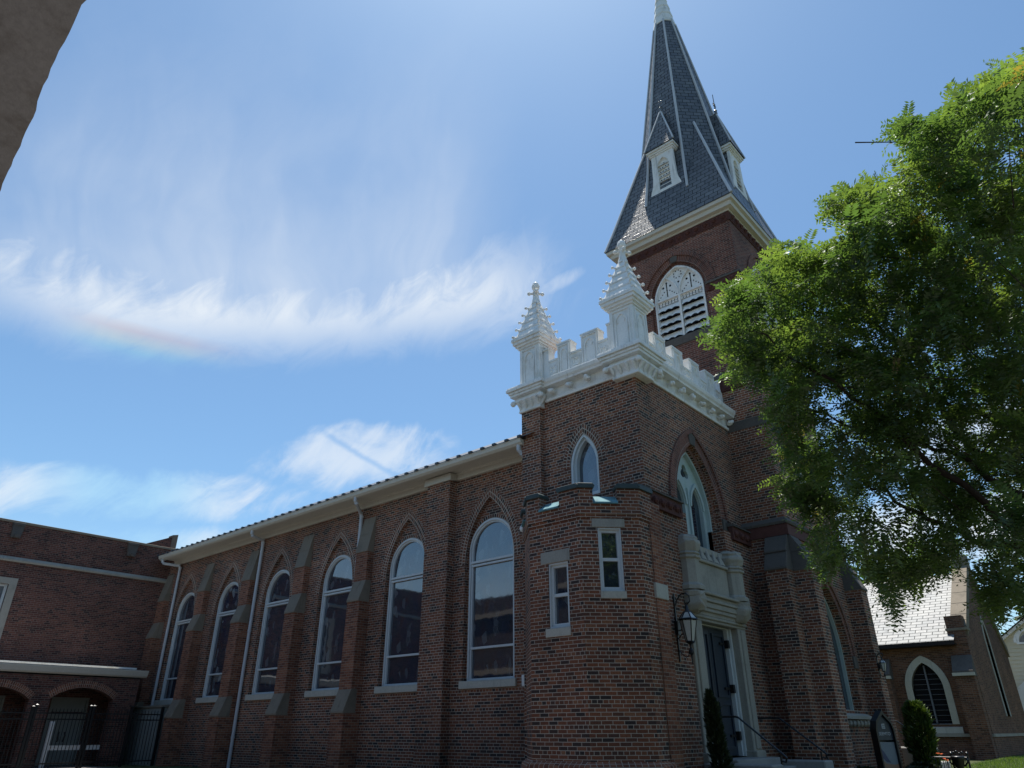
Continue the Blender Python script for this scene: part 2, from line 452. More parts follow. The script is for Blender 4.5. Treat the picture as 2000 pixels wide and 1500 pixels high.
class MB:
    def __init__(s):
        s.v, s.f, s.m, s.uv = [], [], [], {}

    def face(s, pts, mat=0, uv=None):
        b = len(s.v)
        s.v.extend(tuple(p) for p in pts)
        s.f.append(tuple(range(b, b + len(pts))))
        s.m.append(mat)
        if uv: s.uv[len(s.f) - 1] = uv
        return s

    def box(s, x0, x1, y0, y1, z0, z1, mat=0):
        a = [(x0, y0, z0), (x1, y0, z0), (x1, y1, z0), (x0, y1, z0), (x0, y0, z1), (x1, y0, z1), (x1, y1, z1), (x0, y1, z1)]
        for q in ((0, 3, 2, 1), (4, 5, 6, 7), (0, 1, 5, 4), (1, 2, 6, 5), (2, 3, 7, 6), (3, 0, 4, 7)):
            s.face([a[i] for i in q], mat)
        return s

    def prism(s, fr, pts, d0, d1, mat=0, back=True):
        n = len(pts)
        s.tess([[fr.pt(u, v, d1) for u, v in pts]], mat)
        if back: s.tess([[fr.pt(u, v, d0) for u, v in pts]], mat)
        for i in range(n):
            a, b = pts[i], pts[(i + 1) % n]
            s.face([fr.pt(*a, d0), fr.pt(*b, d0), fr.pt(*b, d1), fr.pt(*a, d1)], mat)
        return s

    def fbox(s, fr, u0, u1, v0, v1, d0, d1, mat=0):
        return s.prism(fr, [(u0, v0), (u1, v0), (u1, v1), (u0, v1)], d0, d1, mat)

    def tess(s, loops, mat=0):
        if len(loops) == 1 and len(loops[0]) <= 4:
            return s.face(loops[0], mat)
        fl = [p for l in loops for p in l]
        for t in tessellate_polygon([[Vector(p) for p in l] for l in loops]):
            s.face([fl[i] for i in t], mat)
        return s

    def panel(s, fr, outer, holes, d=0.0, mat=0):
        return s.tess([[fr.pt(u, v, d) for u, v in l] for l in [outer] + holes], mat)

    def rim(s, fr, loop, d0, d1, mat=0, closed=True):
        n = len(loop)
        for i in range(n if closed else n - 1):
            a, b = loop[i], loop[(i + 1) % n]
            s.face([fr.pt(*a, d0), fr.pt(*b, d0), fr.pt(*b, d1), fr.pt(*a, d1)], mat)
        return s

    def band(s, fr, lo, li, d, mat=0, closed=True, arcuv=False):
        """flat strip between two matching loops"""
        n = len(lo)
        L = 0.0
        for i in range(n if closed else n - 1):
            j = (i + 1) % n
            seg = ((lo[j][0] - lo[i][0]) ** 2 + (lo[j][1] - lo[i][1]) ** 2) ** 0.5
            wd = ((lo[i][0] - li[i][0]) ** 2 + (lo[i][1] - li[i][1]) ** 2) ** 0.5
            uv = [(0.004, L), (0.004, L + seg), (wd + 0.004, L + seg), (wd + 0.004, L)] if arcuv else None
            s.face([fr.pt(*lo[i], d), fr.pt(*lo[j], d), fr.pt(*li[j], d), fr.pt(*li[i], d)], mat, uv)
            L += seg
        return s

    def ringsolid(s, fr, lo, li, d0, d1, mat=0, closed=True, arcuv=False):
        s.band(fr, lo, li, d1, mat, closed, arcuv)
        s.rim(fr, lo, d0, d1, mat, closed)
        s.rim(fr, li, d0, d1, mat, closed)
        if not closed:
            for k in (0, -1):
                s.face([fr.pt(*lo[k], d0), fr.pt(*li[k], d0), fr.pt(*li[k], d1), fr.pt(*lo[k], d1)], mat)
        return s

    def tube(s, pts, r, n=8, mat=0, cap=True):
        pts = [Vector(p) for p in pts]
        rs = r if isinstance(r, (list, tuple)) else [r] * len(pts)
        rings = []
        prev = None
        for i, p in enumerate(pts):
            t = (pts[min(i + 1, len(pts) - 1)] - pts[max(i - 1, 0)]).normalized()
            if prev is None:
                a = t.orthogonal().normalized()
            else:
                a = (prev - t * prev.dot(t))
                a = a.normalized() if a.length > 1e-6 else t.orthogonal().normalized()
            prev = a
            b = t.cross(a)
            rings.append([p + (a * math.cos(2 * math.pi * k / n) + b * math.sin(2 * math.pi * k / n)) * rs[i] for k in range(n)])
        for i in range(len(rings) - 1):
            for k in range(n):
                s.face([rings[i][k], rings[i][(k + 1) % n], rings[i + 1][(k + 1) % n], rings[i + 1][k]], mat)
        if cap:
            s.face(rings[0][::-1], mat); s.face(rings[-1], mat)
        return s

    def lathe(s, c, prof, n=12, mat=0, rot=0.0, sx=1.0, sy=1.0):
        """profile of (radius, z) about a vertical axis through c"""
        rings = [[(c[0] + r * sx * math.cos(rot + 2 * math.pi * k / n), c[1] + r * sy * math.sin(rot + 2 * math.pi * k / n), z) for k in range(n)] for r, z in prof]
        for i in range(len(rings) - 1):
            for k in range(n):
                s.face([rings[i][k], rings[i][(k + 1) % n], rings[i + 1][(k + 1) % n], rings[i + 1][k]], mat)
        s.face(rings[0][::-1], mat); s.face(rings[-1], mat)
        return s

    def ball(s, c, r, n=8, mat=0, sz=1.0):
        return s.lathe(c, [(r * math.sin(math.pi * (i + 0.02) / (n * 1.0 - 0.0) if i == 0 else math.pi * min(i, n - 0.02) / n), c[2] - r * sz * math.cos(math.pi * i / n)) for i in range(n + 1)], n + 2, mat)

    def build_each(s, name, mats, parent=None, **kw):
        """one object for every loose piece"""
        par = list(range(len(s.f)))
        def find(i):
            while par[i] != i:
                par[i] = par[par[i]]; i = par[i]
            return i
        seen = {}
        for i, f in enumerate(s.f):
            for vi in f:
                k = tuple(round(c, 4) for c in s.v[vi])
                if k in seen: par[find(i)] = find(seen[k])
                else: seen[k] = i
        groups = {}
        for i in range(len(s.f)): groups.setdefault(find(i), []).append(i)
        out = []
        for g in groups.values():
            q = MB()
            for i in g: q.face([s.v[k] for k in s.f[i]], s.m[i], s.uv.get(i))
            out.append(q.build(name, mats, parent, **kw))
        return out

    def build(s, name, mats, parent=None, smooth=False, bevel=0.0, label=None):
        if not isinstance(mats, (list, tuple)): mats = [mats]
        me = bpy.data.meshes.new(name)
        me.from_pydata(s.v, [], s.f)
        for mt in mats: me.materials.append(mt)
        uvl = me.uv_layers.new(name='uv')
        me.update()
        V = [Vector(v) for v in s.v]
        for i, pl in enumerate(me.polygons):
            pl.material_index = s.m[i]
            if i in s.uv:
                for li, q in zip(pl.loop_indices, s.uv[i]): uvl.data[li].uv = q
                continue
            n = pl.normal
            if abs(n.z) > 0.95:
                t, b = Vector((1, 0, 0)), Vector((0, 1, 0))
            else:
                t = Vector((-n.y, n.x, 0)).normalized()
                if t.x < -0.01 or (abs(t.x) <= 0.01 and t.y < 0): t = -t
                b = n.cross(t)
                if b.z < 0: b = -b
            for li in pl.loop_indices:
                p = V[me.loops[li].vertex_index]
                uvl.data[li].uv = (p.dot(t), p.dot(b))
        if smooth or bevel:
            bm = bmesh.new(); bm.from_mesh(me)
            bmesh.ops.remove_doubles(bm, verts=bm.verts, dist=1e-5)
            if bevel:
                bmesh.ops.recalc_face_normals(bm, faces=bm.faces)
                ed = [e for e in bm.edges if len(e.link_faces) == 2 and e.calc_face_angle(0) > 0.5]
                bmesh.ops.bevel(bm, geom=ed, offset=bevel, segments=1, affect='EDGES', clamp_overlap=True)
            bm.to_mesh(me); bm.free()
        if smooth:
            for pl in me.polygons: pl.use_smooth = True
        o = bpy.data.objects.new(name, me)
        COL.objects.link(o)
        if parent is not None: attach(o, parent)
        if label: o['label'] = label
        return o


def attach(o, parent):
    o.parent = parent
    if parent.type == 'EMPTY':
        o.matrix_parent_inverse = Matrix.Translation(-Vector(parent.location))


def thing(name, label, cat, loc, group=None):
    e = bpy.data.objects.new(name, None)
    COL.objects.link(e)
    e.location = loc
    e.empty_display_size = 0.2
    return tag(e, label, cat, group)


def tag(o, label, cat, group=None, kind=None):
    if label: o['label'] = label
    if cat: o['category'] = cat
    if group: o['group'] = group
    if kind: o['kind'] = kind
    return o


def structure(o):
    o['kind'] = 'structure'
    return o


def copy_part(src, parent, off):
    c = src.copy()
    COL.objects.link(c)
    c.parent = parent
    c.matrix_parent_inverse = src.matrix_parent_inverse.copy()
    c.location = Vector(src.location) + Vector(off)
    for ch in [x for x in bpy.data.objects if x.parent == src]:
        d = ch.copy()
        COL.objects.link(d)
        d.parent = c
    return c


def arch(cx, z0, zs, hw, Rr, n=14, i=0.0, ib=None):
    """closed outline of a pointed (Rr>hw) or round (Rr=hw) opening, inset by i; counter-clockwise from bottom right"""
    ib = i if ib is None else ib
    pts = [(cx - hw + i, z0 + ib), (cx + hw - i, z0 + ib)]
    r = Rr - i
    off = Rr - hw
    amax = math.acos(min(1.0, off / r))
    for k in range(n + 1):
        a = amax * k / n
        pts.append((cx - off + r * math.cos(a), zs + r * math.sin(a)))
    for k in range(n - 1, -1, -1):
        a = amax * k / n
        pts.append((cx + off - r * math.cos(a), zs + r * math.sin(a)))
    return pts


def arc_only(cx, z0, zs, hw, Rr, n=14, i=0.0):
    return arch(cx, z0, zs, hw, Rr, n, i)[2:]


def seg_arch(cx, z0, zs, hw, rise, n=12, grow=0.0):
    rr = (hw * hw + rise * rise) / (2 * rise)
    zc = zs + rise - rr
    a0 = math.asin(hw / rr)
    top = [(cx + (rr + grow) * math.sin(a0 - 2 * a0 * k / n), zc + (rr + grow) * math.cos(a0 - 2 * a0 * k / n)) for k in range(n + 1)]
    return [(cx - hw, z0), (cx + hw, z0)] + top

# ------------------------------------------------------------------ ground
def sheet(name, xs, ys, zf, mat):
    mb = MB()
    for i in range(len(xs) - 1):
        for j in range(len(ys) - 1):
            mb.face([(xs[i], ys[j], zf(xs[i], ys[j])), (xs[i + 1], ys[j], zf(xs[i + 1], ys[j])), (xs[i + 1], ys[j + 1], zf(xs[i + 1], ys[j + 1])), (xs[i], ys[j + 1], zf(xs[i], ys[j + 1]))])
    return structure(mb.build(name, mat))


def gz(x, y):
    t = min(1, max(0, (y - 5.0) / 4.0))
    return 0.55 * t * t * (3 - 2 * t)


YS = [-600, -60, -20, 0, 5, 5.5, 6, 6.5, 7, 7.5, 8, 8.5, 9, 12, 20, 26, 40, 100, 800]
sheet('ground', [-700, -60, -30, -10, 0, 10, 40, 700], YS, gz, M['earth'])
sheet('driveway', [-40, -20, 0, 20, 40], [-2.6, 0, 5, 5.5, 6, 6.5, 7, 7.5, 8, 8.5, 9, 11.2], lambda x, y: gz(x, y) + 0.012, M['asphalt'])
GZ = 0.55

# ------------------------------------------------------------------ the church
CH = thing('church', 'red brick gothic church with slate broach spire and white crenellated entrance block', 'church', (-14, 17, GZ))
NY = 13.3                                   # nave wall plane
WC = [-12.42, -15.69, -19.0, -22.40, -25.74, -29.08]   # window centres
nv = FY(NY)
REC, RW, RR_, RS, RB = 0.12, 0.86, 2.11, 5.55, 2.71
mb = MB()
mb.panel(nv, [(-31.2, 0.1), (-10.3, 0.1), (-10.3, 8.2), (-31.2, 8.2)], [arch(c, RB, RS, RW, RR_) for c in WC])
for c in WC:
    mb.rim(nv, arch(c, RB, RS, RW, RR_), -REC, 0)
    mb.panel(nv, arch(c, RB, RS, RW, RR_), [arch(c, RB + .001, 5.89, 0.80, 0.80)], -REC)
    mb.rim(nv, arch(c, RB, 5.89, 0.80, 0.80), -0.32, -REC)
nave = mb.build('nave_wall', M['brick'], CH, label='long brick side wall of the nave')
mb = MB()
for c in WC:
    for i0, i1, d in ((-0.225, -0.115, 0.004), (-0.112, -0.002, 0.004)):
        mb.ringsolid(nv, arc_only(c, RB, RS, RW, RR_, 16, i0), arc_only(c, RB, RS, RW, RR_, 16, i1), -0.02, d, 0, False, True)
    mb.ringsolid(nv, arc_only(c, RB, 5.89, 0.80, 0.80, 14, -0.112), arc_only(c, RB, 5.89, 0.80, 0.80, 14, -0.002), -REC - 0.02, -REC + 0.004, 0, False, True)
mb.build_each('arch_ring', M['brick_arch'], CH, label='rowlock brick arches over the nave windows')

# nave windows: white frame > glass, sill
def nave_window(c, gm):
    f = MB()
    o0 = arch(c, RB, 5.89, 0.795, 0.795)
    f.ringsolid(nv, o0, arch(c, RB, 5.89, 0.795, 0.795, 14, 0.05, 0.035), -0.20, -REC + 0.02)
    f.ringsolid(nv, arch(c, RB, 5.89, 0.795, 0.795, 14, 0.05, 0.035), arch(c, RB, 5.89, 0.795, 0.795, 14, 0.095, 0.06), -0.22, -REC - 0.02)
    f.fbox(nv, c - 0.75, c + 0.75, 5.58, 5.635, -0.22, -REC + 0.012)
    f.fbox(nv, c - 0.75, c + 0.75, 5.50, 5.55, -0.22, -REC - 0.004)
    f.fbox(nv, c - 0.72, c + 0.72, 3.45, 3.50, -0.22, -REC - 0.015)
    w_ = f.build('window', M['frame'], CH)
    g = MB()
    g.panel(nv, arch(c, RB, 5.89, 0.795, 0.795, 14, 0.05), [], -0.195)
    g.build('glass', gm, w_)
    s = MB()
    s.fbox(nv, c - 0.93, c + 0.93, RB - 0.175, RB - 0.002, -0.1, 0.055)
    s.build('sill', M['limeclean'], w_, bevel=0.008)
    return w_


w0 = nave_window(WC[0], M['glass'])
w0['label'] = 'tall round headed window nearest the turret reflecting a dark building'
for k, c in enumerate(WC[1:]):
    if k == 3:
        nave_window(c, M['glass_stain'])['label'] = 'tall round headed window showing coloured stained glass'
    else:
        copy_part(w0, CH, (c - WC[0], 0, 0))['label'] = 'tall round headed window with leaded protective glazing'

# buttresses between the windows
def buttress(xr, width=0.57):
    b = MB()
    sd = Fr((xr, 0, 0), (0, 1, 0))          # profile plane: u = y, d along +x
    body = [(NY + .05, 0.1), (12.75, 0.1), (12.75, 2.10), (12.93, 2.66), (12.93, 5.07), (13.09, 5.64), (13.09, 6.52), (NY, 7.55), (NY + .05, 7.55)]
    b.prism(sd, body[::-1], -width, 0)
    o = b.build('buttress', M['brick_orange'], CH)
    for lo, hi in (((12.75, 2.08), (12.93, 2.68)), ((12.93, 5.05), (13.09, 5.66))):
        s = MB()
        s.prism(sd, [(lo[0] - 0.03, lo[1] - 0.02), (hi[0] + 0.20, lo[1] - 0.02), (hi[0] + 0.20, hi[1]), (hi[0] + 0.005, hi[1]), (lo[0] - 0.03, lo[1] + 0.035)], -width - 0.006, 0.006)
        s.build('cap_stone', M['cap'], o, bevel=0.006)
    s = MB()
    s.prism(sd, [(13.06, 6.50), (NY + .02, 6.50), (NY + .02, 7.62), (NY - .015, 7.62), (13.172, 7.075), (13.06, 6.55)], -width - 0.006, 0.006)
    s.fbox(Fr((0, 13.168, 0), (1, 0, 0)), xr - width - 0.007, xr + 0.007, 7.06, 7.075, -0.03, 0.008)
    s.build('cap_stone', M['cap'], o, bevel=0.005)
    return o


b0 = buttress(-17.22)
for x in (-20.52, -23.92, -27.2, -30.62):
    copy_part(b0, CH, (x + 17.22, 0, 0))
p = MB().box(-14.62, -13.70, 13.03, NY + .05, 0.1, 7.93)
p.build('pilaster', M['brick'], CH)

# eaves: frieze, soffit, gutter, roof
e = MB()
def along(profile, x0, x1, mat=0, mbx=None):
    """cross-section (y, z) swept along x"""
    m_ = mbx or e
    n = len(profile)
    for i in range(n):
        a, b = profile[i], profile[(i + 1) % n]
        m_.face([(x0, a[0], a[1]), (x1, a[0], a[1]), (x1, b[0], b[1]), (x0, b[0], b[1])], mat)
    m_.face([(x0, a[0], a[1]) for a in profile], mat); m_.face([(x1, a[0], a[1]) for a in profile][::-1], mat)
along([(NY + .02, 7.97), (13.24, 7.97), (13.24, 8.13), (13.21, 8.135), (13.21, 8.165), (12.80, 8.165), (12.78, 8.10), (12.72, 8.10), (12.70, 8.20), (13.30, 8.30)], -30.75, -10.62)
along([(13.06, 7.93), (12.97, 7.93), (12.97, 8.125), (13.23, 8.125), (13.23, 7.96)], -14.70, -13.62)
ev = e.build('eaves', M['trim'], CH, bevel=0.004)
g = MB()
along([(12.70, 8.09), (12.60, 8.10), (12.535, 8.15), (12.515, 8.235), (12.50, 8.24), (12.50, 8.26), (12.54, 8.26), (12.54, 8.24), (12.70, 8.24)], -30.72, -10.66, 0, g)
for x in np.arange(-29, -11, 3.05):
    along([(12.705, 8.085), (12.596, 8.095), (12.53, 8.148), (12.511, 8.232), (12.496, 8.238), (12.496, 8.263), (12.54, 8.263), (12.70, 8.24)], x, x + 0.05, 0, g)
g.build('gutter', M['trim'], ev)
rf = MB()
ridge_y, ridge_z = 19.7, 12.2
rf.face([(-31.0, 12.50, 8.275), (-10.3, 12.50, 8.275), (-10.3, ridge_y, ridge_z), (-31.0, ridge_y, ridge_z)])
rf.face([(-31.0, 12.50, 8.255), (-10.3, 12.50, 8.255), (-10.3, 12.50, 8.275), (-31.0, 12.50, 8.275)])
rf.face([(-31.0, 27.0, 8.25), (-10.3, 27.0, 8.25), (-10.3, ridge_y, ridge_z), (-31.0, ridge_y, ridge_z)])
rf.box(-31.0, -10.3, 26.3, 26.6, 0.1, 8.2)
slope = (ridge_z - 8.275) / (ridge_y - 12.5)
x = -30.7
while x < -10.6:
    rf.box(x - .05, x + .05, 12.45, 12.62, 8.25, 8.305)
    x += 0.43 + random.uniform(-.02, .02)
rf.build('nave_roof', M['roofmetal'], CH)

# downpipes
def pipe(pts, name='downpipe', r=0.055):
    t = MB().tube(pts, r, 10)
    for q in pts[2:-1]:
        t.tube([Vector(q) + Vector((0, 0, 0.03)), Vector(q) - Vector((0, 0, 0.03))], r + 0.012, 10)
    return t.build(name, M['pipe'], CH, smooth=False)
def swan(x0, x1, z0, zend, y1=13.21):
    return [(x0, 12.62, 8.12), (x0, 12.62, 8.0), (x0 + (x1 - x0) * .12, 12.68, 7.93), (x0 + (x1 - x0) * .88, y1 - .05, z0 + .09), (x1, y1, z0), (x1, y1, 4.75), (x1, y1, 1.45), (x1, y1, zend)]
pipe(swan(-30.47, -30.02, 7.78, 0.5))
pipe(swan(-23.45, -23.63, 7.80, 0.5))
pipe([(-17.46, 12.62, 8.12), (-17.46, 12.62, 8.0), (-17.47, 12.68, 7.93), (-17.85, 13.15, 7.80), (-17.87, 13.21, 7.7), (-17.87, 13.21, 6.3), (-17.87, 13.21, 0.5)])
pipe([(-10.80, 12.62, 8.12), (-10.80, 12.62, 7.98), (-10.76, 12.72, 7.88), (-10.72, 13.1, 7.60), (-10.71, 13.16, 7.3), (-10.71, 13.2, 5.4)])

# ------------------------------------------------------------------ entrance block
EX, EY, TOPZ = -7.377, 12.79, 9.62
en, ef = FY(EY), FX(EX)
LW = dict(cx=-8.93, z0=6.42, zs=7.20, hw=0.40, R=0.95)
def lw(i=0.0, n=10): return arch(LW['cx'], LW['z0'], LW['zs'], LW['hw'], LW['R'], n, i)
FC, FZ0, FZS, FHW, FR_ = 15.29, 5.25, 6.30, 1.42, 2.28
def fwn(i=0.0, z0=FZ0): return arch(FC, z0, FZS, FHW, FR_, 18, i, 0)
b = MB()
b.panel(en, [(-10.70, 0.1), (EX, 0.1), (EX, TOPZ), (-10.70, TOPZ)], [lw()])
b.rim(en, lw(), -0.30, 0)
b.panel(ef, [(EY, 5.9), (17.7, 5.9), (17.7, TOPZ), (EY, TOPZ)], [arch(FC, 5.9, FZS, FHW, FR_, 18, 0.34, 0)])
b.rim(ef, arch(FC, 5.25, FZS, FHW, FR_, 18, 0.34, 0), -0.13, 0)
b.band(ef, arch(FC, 5.25, FZS, FHW, FR_, 18, 0.34, 0), arch(FC, 5.25, FZS, FHW, FR_, 18, 0.46, 0), -0.13)
b.rim(ef, arch(FC, 5.25, FZS, FHW, FR_, 18, 0.46, 0), -0.40, -0.13)
# lower storey is a little thicker, below the terracotta course
lf = FX(-7.26)
b.panel(lf, [(EY, 0.1), (14.30, 0.1), (14.30, 6.02), (EY, 6.02)], [])
b.panel(lf, [(16.18, 0.1), (17.7, 0.1), (17.7, 6.02), (16.18, 6.02)], [])
b.panel(lf, [(14.30, 3.86), (16.18, 3.86), (16.18, 5.25), (14.30, 5.25)], [])
for y0 in (14.30, 16.18):
    b.face([(-7.26, y0, 0.1), (-7.95, y0, 0.1), (-7.95, y0, 6.02), (-7.26, y0, 6.02)])
b.face([(-7.26, 14.30, 5.25), (-7.85, 14.30, 5.25), (-7.85, 16.18, 5.25), (-7.26, 16.18, 5.25)])
b.face([(-10.70, EY, 0.1), (-10.70, 17.7, 0.1), (-10.70, 17.7, TOPZ), (-10.70, EY, TOPZ)])
b.face([(-10.70, EY, 9.8), (EX, EY, 9.8), (EX, 17.7, 9.8), (-10.70, 17.7, 9.8)])
b.box(-10.72, -10.12, 12.66, 13.34, 0.1, 8.99)
b.build('entrance_block', M['brick'], CH, label='brick entrance block below the white battlements')

b = MB()
b.ringsolid(en, arc_only(-8.93, 0, 7.20, 0.40, 0.95, 12, -0.22), arc_only(-8.93, 0, 7.20, 0.40, 0.95, 12, -0.115), -.02, 0.004, 0, False, True)
b.ringsolid(en, arc_only(-8.93, 0, 7.20, 0.40, 0.95, 12, -0.112), arc_only(-8.93, 0, 7.20, 0.40, 0.95, 12, -0.004), -.02, 0.004, 0, False, True)
b.build_each('arch_ring', M['brick_arch'], CH)
b = MB()
b.ringsolid(ef, arc_only(FC, 0, FZS, FHW, FR_, 20, -0.03), arc_only(FC, 0, FZS, FHW, FR_, 20, 0.08), -.02, 0.05, 0, False, True)
b.ringsolid(ef, arc_only(FC, 0, FZS, FHW, FR_, 20, 0.082), arc_only(FC, 0, FZS, FHW, FR_, 20, 0.338), -.02, 0.004, 0, False, True)
b.ringsolid(ef, arc_only(FC, 0, FZS, FHW, FR_, 20, 0.342), arc_only(FC, 0, FZS, FHW, FR_, 20, 0.458), -.15, -.126, 0, False, True)
b.build_each('arch_ring', M['brick_arch_red'], CH, label='moulded brick arch over the entrance window')
b = MB()
zap = FZS + math.sqrt((FR_ - .08) ** 2 - (FR_ - FHW) ** 2)
b.prism(ef, [(FC - .13, zap - .33), (FC + .13, zap - .33), (FC + .19, zap - .02), (FC, zap + .035), (FC - .19, zap - .02)], -.02, 0.03)
b.fbox(ef, FC - FHW - .06, FC - FHW + .30, 6.05, 6.36, -.05, 0.05)
b.fbox(ef, FC + FHW - .30, FC + FHW + .06, 6.05, 6.36, -.05, 0.05)
b.build_each('arch_stone', M['dark'], CH, bevel=0.01)

# terracotta course with dark hood
for y0, y1 in ((12.40, 14.02), (16.56, 17.6)):
    b = MB()
    b.box(-7.30 if y0 > 13 else -7.6, -7.19, y0, y1, 5.84, 6.17)
    k = y0 + .14
    while k < y1 - .1:
        b.ball((-7.19, k, 6.0), 0.085, 5)
        b.tube([(-7.185, k + .06, 5.92), (-7.17, k + .13, 6.05), (-7.185, k + .19, 5.95)], 0.022, 5)
        k += .30
    tcb = b.build('terracotta_course', M['terra'], CH)
b = MB()
for y0, y1 in ((12.36, 14.05), (16.54, 17.6)):
    b.prism(Fr((0, y0, 0), (1, 0, 0)), [(-7.4, 6.17), (-7.14, 6.17), (-7.14, 6.20), (-7.37, 6.30)], -(y1 - y0), 0)
b.build_each('hood_course', M['dark'], tcb)

# corner pier beside the turret, with a pale stone
b = MB().box(-7.8, -7.12, 12.42, 12.86, 0.1, 5.86)
pr = b.build('corner_pier', M['brick_orange'], CH)
MB().box(-7.7, -7.095, 12.395, 12.86, 3.92, 4.21).build('pier_stone', M['limeclean'], pr, bevel=0.01)

# small lancet on the side face
f = MB()
f.ringsolid(en, lw(), lw(0.06), -0.28, -0.02)
f.ringsolid(en, lw(0.06), lw(0.11), -0.28, -0.10)
w_ = f.build('window', M['frame'], CH, label='small pointed lancet window above the turret')
MB().panel(en, lw(0.05), [], -0.22).build('glass', M['glass'], w_)

# big traceried front window
f = MB()
FI = 0.46
fr0 = arch(FC, FZ0, FZS, FHW, FR_, 18, FI, 0.0)
f.ringsolid(ef, fr0, arch(FC, FZ0, FZS, FHW, FR_, 18, FI + .07, 0.05), -0.42, -0.20)
hwi = FHW - FI - .07
lan = [arch(FC + s_ * 0.43, FZ0 + .10, 6.52, 0.27, 0.62, 10) for s_ in (-1, 1)]
lan_o = [arch(FC + s_ * 0.43, FZ0 + .06, 6.52, 0.36, 0.75, 10) for s_ in (-1, 1)]
tre = []
for k in range(36):
    a = 2 * math.pi * k / 36 + math.pi / 2
    rr = 0.115 + 0.085 * abs(math.cos(1.5 * (a - math.pi / 2)))
    tre.append((FC + rr * math.cos(a), 7.36 + rr * math.sin(a)))
f.panel(ef, arch(FC, FZ0, FZS, FHW, FR_, 18, FI + .06, 0.03), lan + [tre], -0.30)
for l in lan + [tre]: f.rim(ef, l, -0.38, -0.30)
for lo_, li_ in zip(lan_o, lan): f.ringsolid(ef, lo_[2:], arch(lo_[0][0] * .5 + lo_[1][0] * .5, FZ0 + .1, 6.52, 0.29, 0.66, 10)[2:], -0.31, -0.255, 0, False)
for s_ in (-1, 1):
    for u in (0.0, 0.04):
        f.fbox(ef, FC + s_ * (0.735 - u) - .012, FC + s_ * (0.735 - u) + .012, FZ0 + .05, 6.5, -0.31, -0.262)
f.fbox(ef, FC - .025, FC + .025, FZ0 + .05, 6.95, -0.31, -0.25)
w_ = f.build('window', M['frame_green'], CH, label='large pointed entrance window with twin lancet tracery')
g_ = MB().panel(ef, arch(FC, FZ0, FZS, FHW, FR_, 18, FI + .05, 0.03), [], -0.37)
g_.build('glass', M['glass_plain'], w_)

# ---- cornice, parapet, pinnacles
def crown(fr, u0, u1, mbx, proj=0.0):
    prof = [(0, 9.10), (.05, 9.10), (.06, 9.17), (.02, 9.19), (.02, 9.42), (.04, 9.43), (.24, 9.43), (.25, 9.48), (.29, 9.53), (.31, 9.60), (.31, 9.63), (0.0, 9.68)]
    pr_ = [(d + proj if d > 0 else 0, z) for d, z in prof]
    n = len(pr_)
    for i in range(n):
        a, c = pr_[i], pr_[(i + 1) % n]
        mbx.face([fr.pt(u0, a[1], a[0]), fr.pt(u1, a[1], a[0]), fr.pt(u1, c[1], c[0]), fr.pt(u0, c[1], c[0])])
    mbx.face([fr.pt(u0, z, d) for d, z in pr_]); mbx.face([fr.pt(u1, z, d) for d, z in pr_][::-1])
PC = [(-10.41, 12.96, 0.33), (-7.52, 12.96, 0.33)]
c_ = MB()
crown(en, -10.0, -7.9, c_)
crown(ef, 13.3, 17.66, c_)
for cx, cy, h in PC:
    for z0, z1, q in ((9.30, 9.40, .40), (9.40, 9.47, .52), (9.47, 9.54, .55), (9.54, 9.62, .60), (9.62, 9.66, .58)):
        c_.box(cx - q, cx + q, cy - q, cy + q, z0, z1)
co = c_.build('cornice', M['white'], CH, bevel=0.006)
def lump(c, s, mbx):
    x, y, z = c
    for k in range(6):
        a = 2 * math.pi * k / 6 + random.random()
        mbx.ball((x + .45 * s * math.cos(a), y + .45 * s * math.sin(a), z + random.uniform(-.3, .3) * s), s * random.uniform(.45, .6), 4)
    mbx.ball((x, y, z - .1 * s), s * .7, 5)
first = None
for u in np.arange(-9.72, -8.0, 0.56):
    bk = MB(); lump(en.pt(u, 9.30, 0.15), 0.105, bk); bk.build('bracket', M['white'], co, smooth=True)
for u in np.arange(13.72, 17.6, 0.545):
    bk = MB(); lump(ef.pt(u, 9.30, 0.15), 0.105, bk); bk.build('bracket', M['white'], co, smooth=True)

def trefoil_panel(fr, u0, u1, v0, v1, d, mbx):
    """sunk gothic panel drawn by raised mouldings"""
    mbx.ringsolid(fr, [(u0, v0), (u1, v0), (u1, v1), (u0, v1)], [(u0 + .03, v0 + .03), (u1 - .03, v0 + .03), (u1 - .03, v1 - .03), (u0 + .03, v1 - .03)], d - .01, d + .032)
    cx, hw = (u0 + u1) / 2, (u1 - u0) / 2 - .07
    hs = v1 - .10 - hw * 1.35
    a, b_ = arch(cx, v0 + .05, hs, hw, hw * 1.5, 7), arch(cx, v0 + .05, hs, hw, hw * 1.5, 7, min(.035, hw * .3))
    mbx.ringsolid(fr, a, b_, d - .01, d + .028)
    for s_ in (-1, 1):
        mbx.tube([fr.pt(cx + s_ * hw * .9, hs - .02, d + .008), fr.pt(cx + s_ * hw * .45, hs - .0, d + .012), fr.pt(cx + s_ * hw * .62, hs + hw * .45, d + .008)], .012, 5)

def quatre(fr, cx, cv, r, d, mbx):
    q = r * 1.25
    mbx.ringsolid(fr, [(cx - q, cv - q), (cx + q, cv - q), (cx + q, cv + q), (cx - q, cv + q)], [(cx - q + .02, cv - q + .02), (cx + q - .02, cv - q + .02), (cx + q - .02, cv + q - .02), (cx - q + .02, cv + q - .02)], d - .01, d + .014)
    for k in range(4):
        a = k * math.pi / 2 + math.pi / 4
        x0, y0 = cx + r * .55 * math.cos(a), cv + r * .55 * math.sin(a)
        mbx.tube([fr.pt(x0 + r * .45 * math.cos(t), y0 + r * .45 * math.sin(t), d + .006) for t in np.linspace(a - 2.1, a + 2.1, 9)], .022, 5)

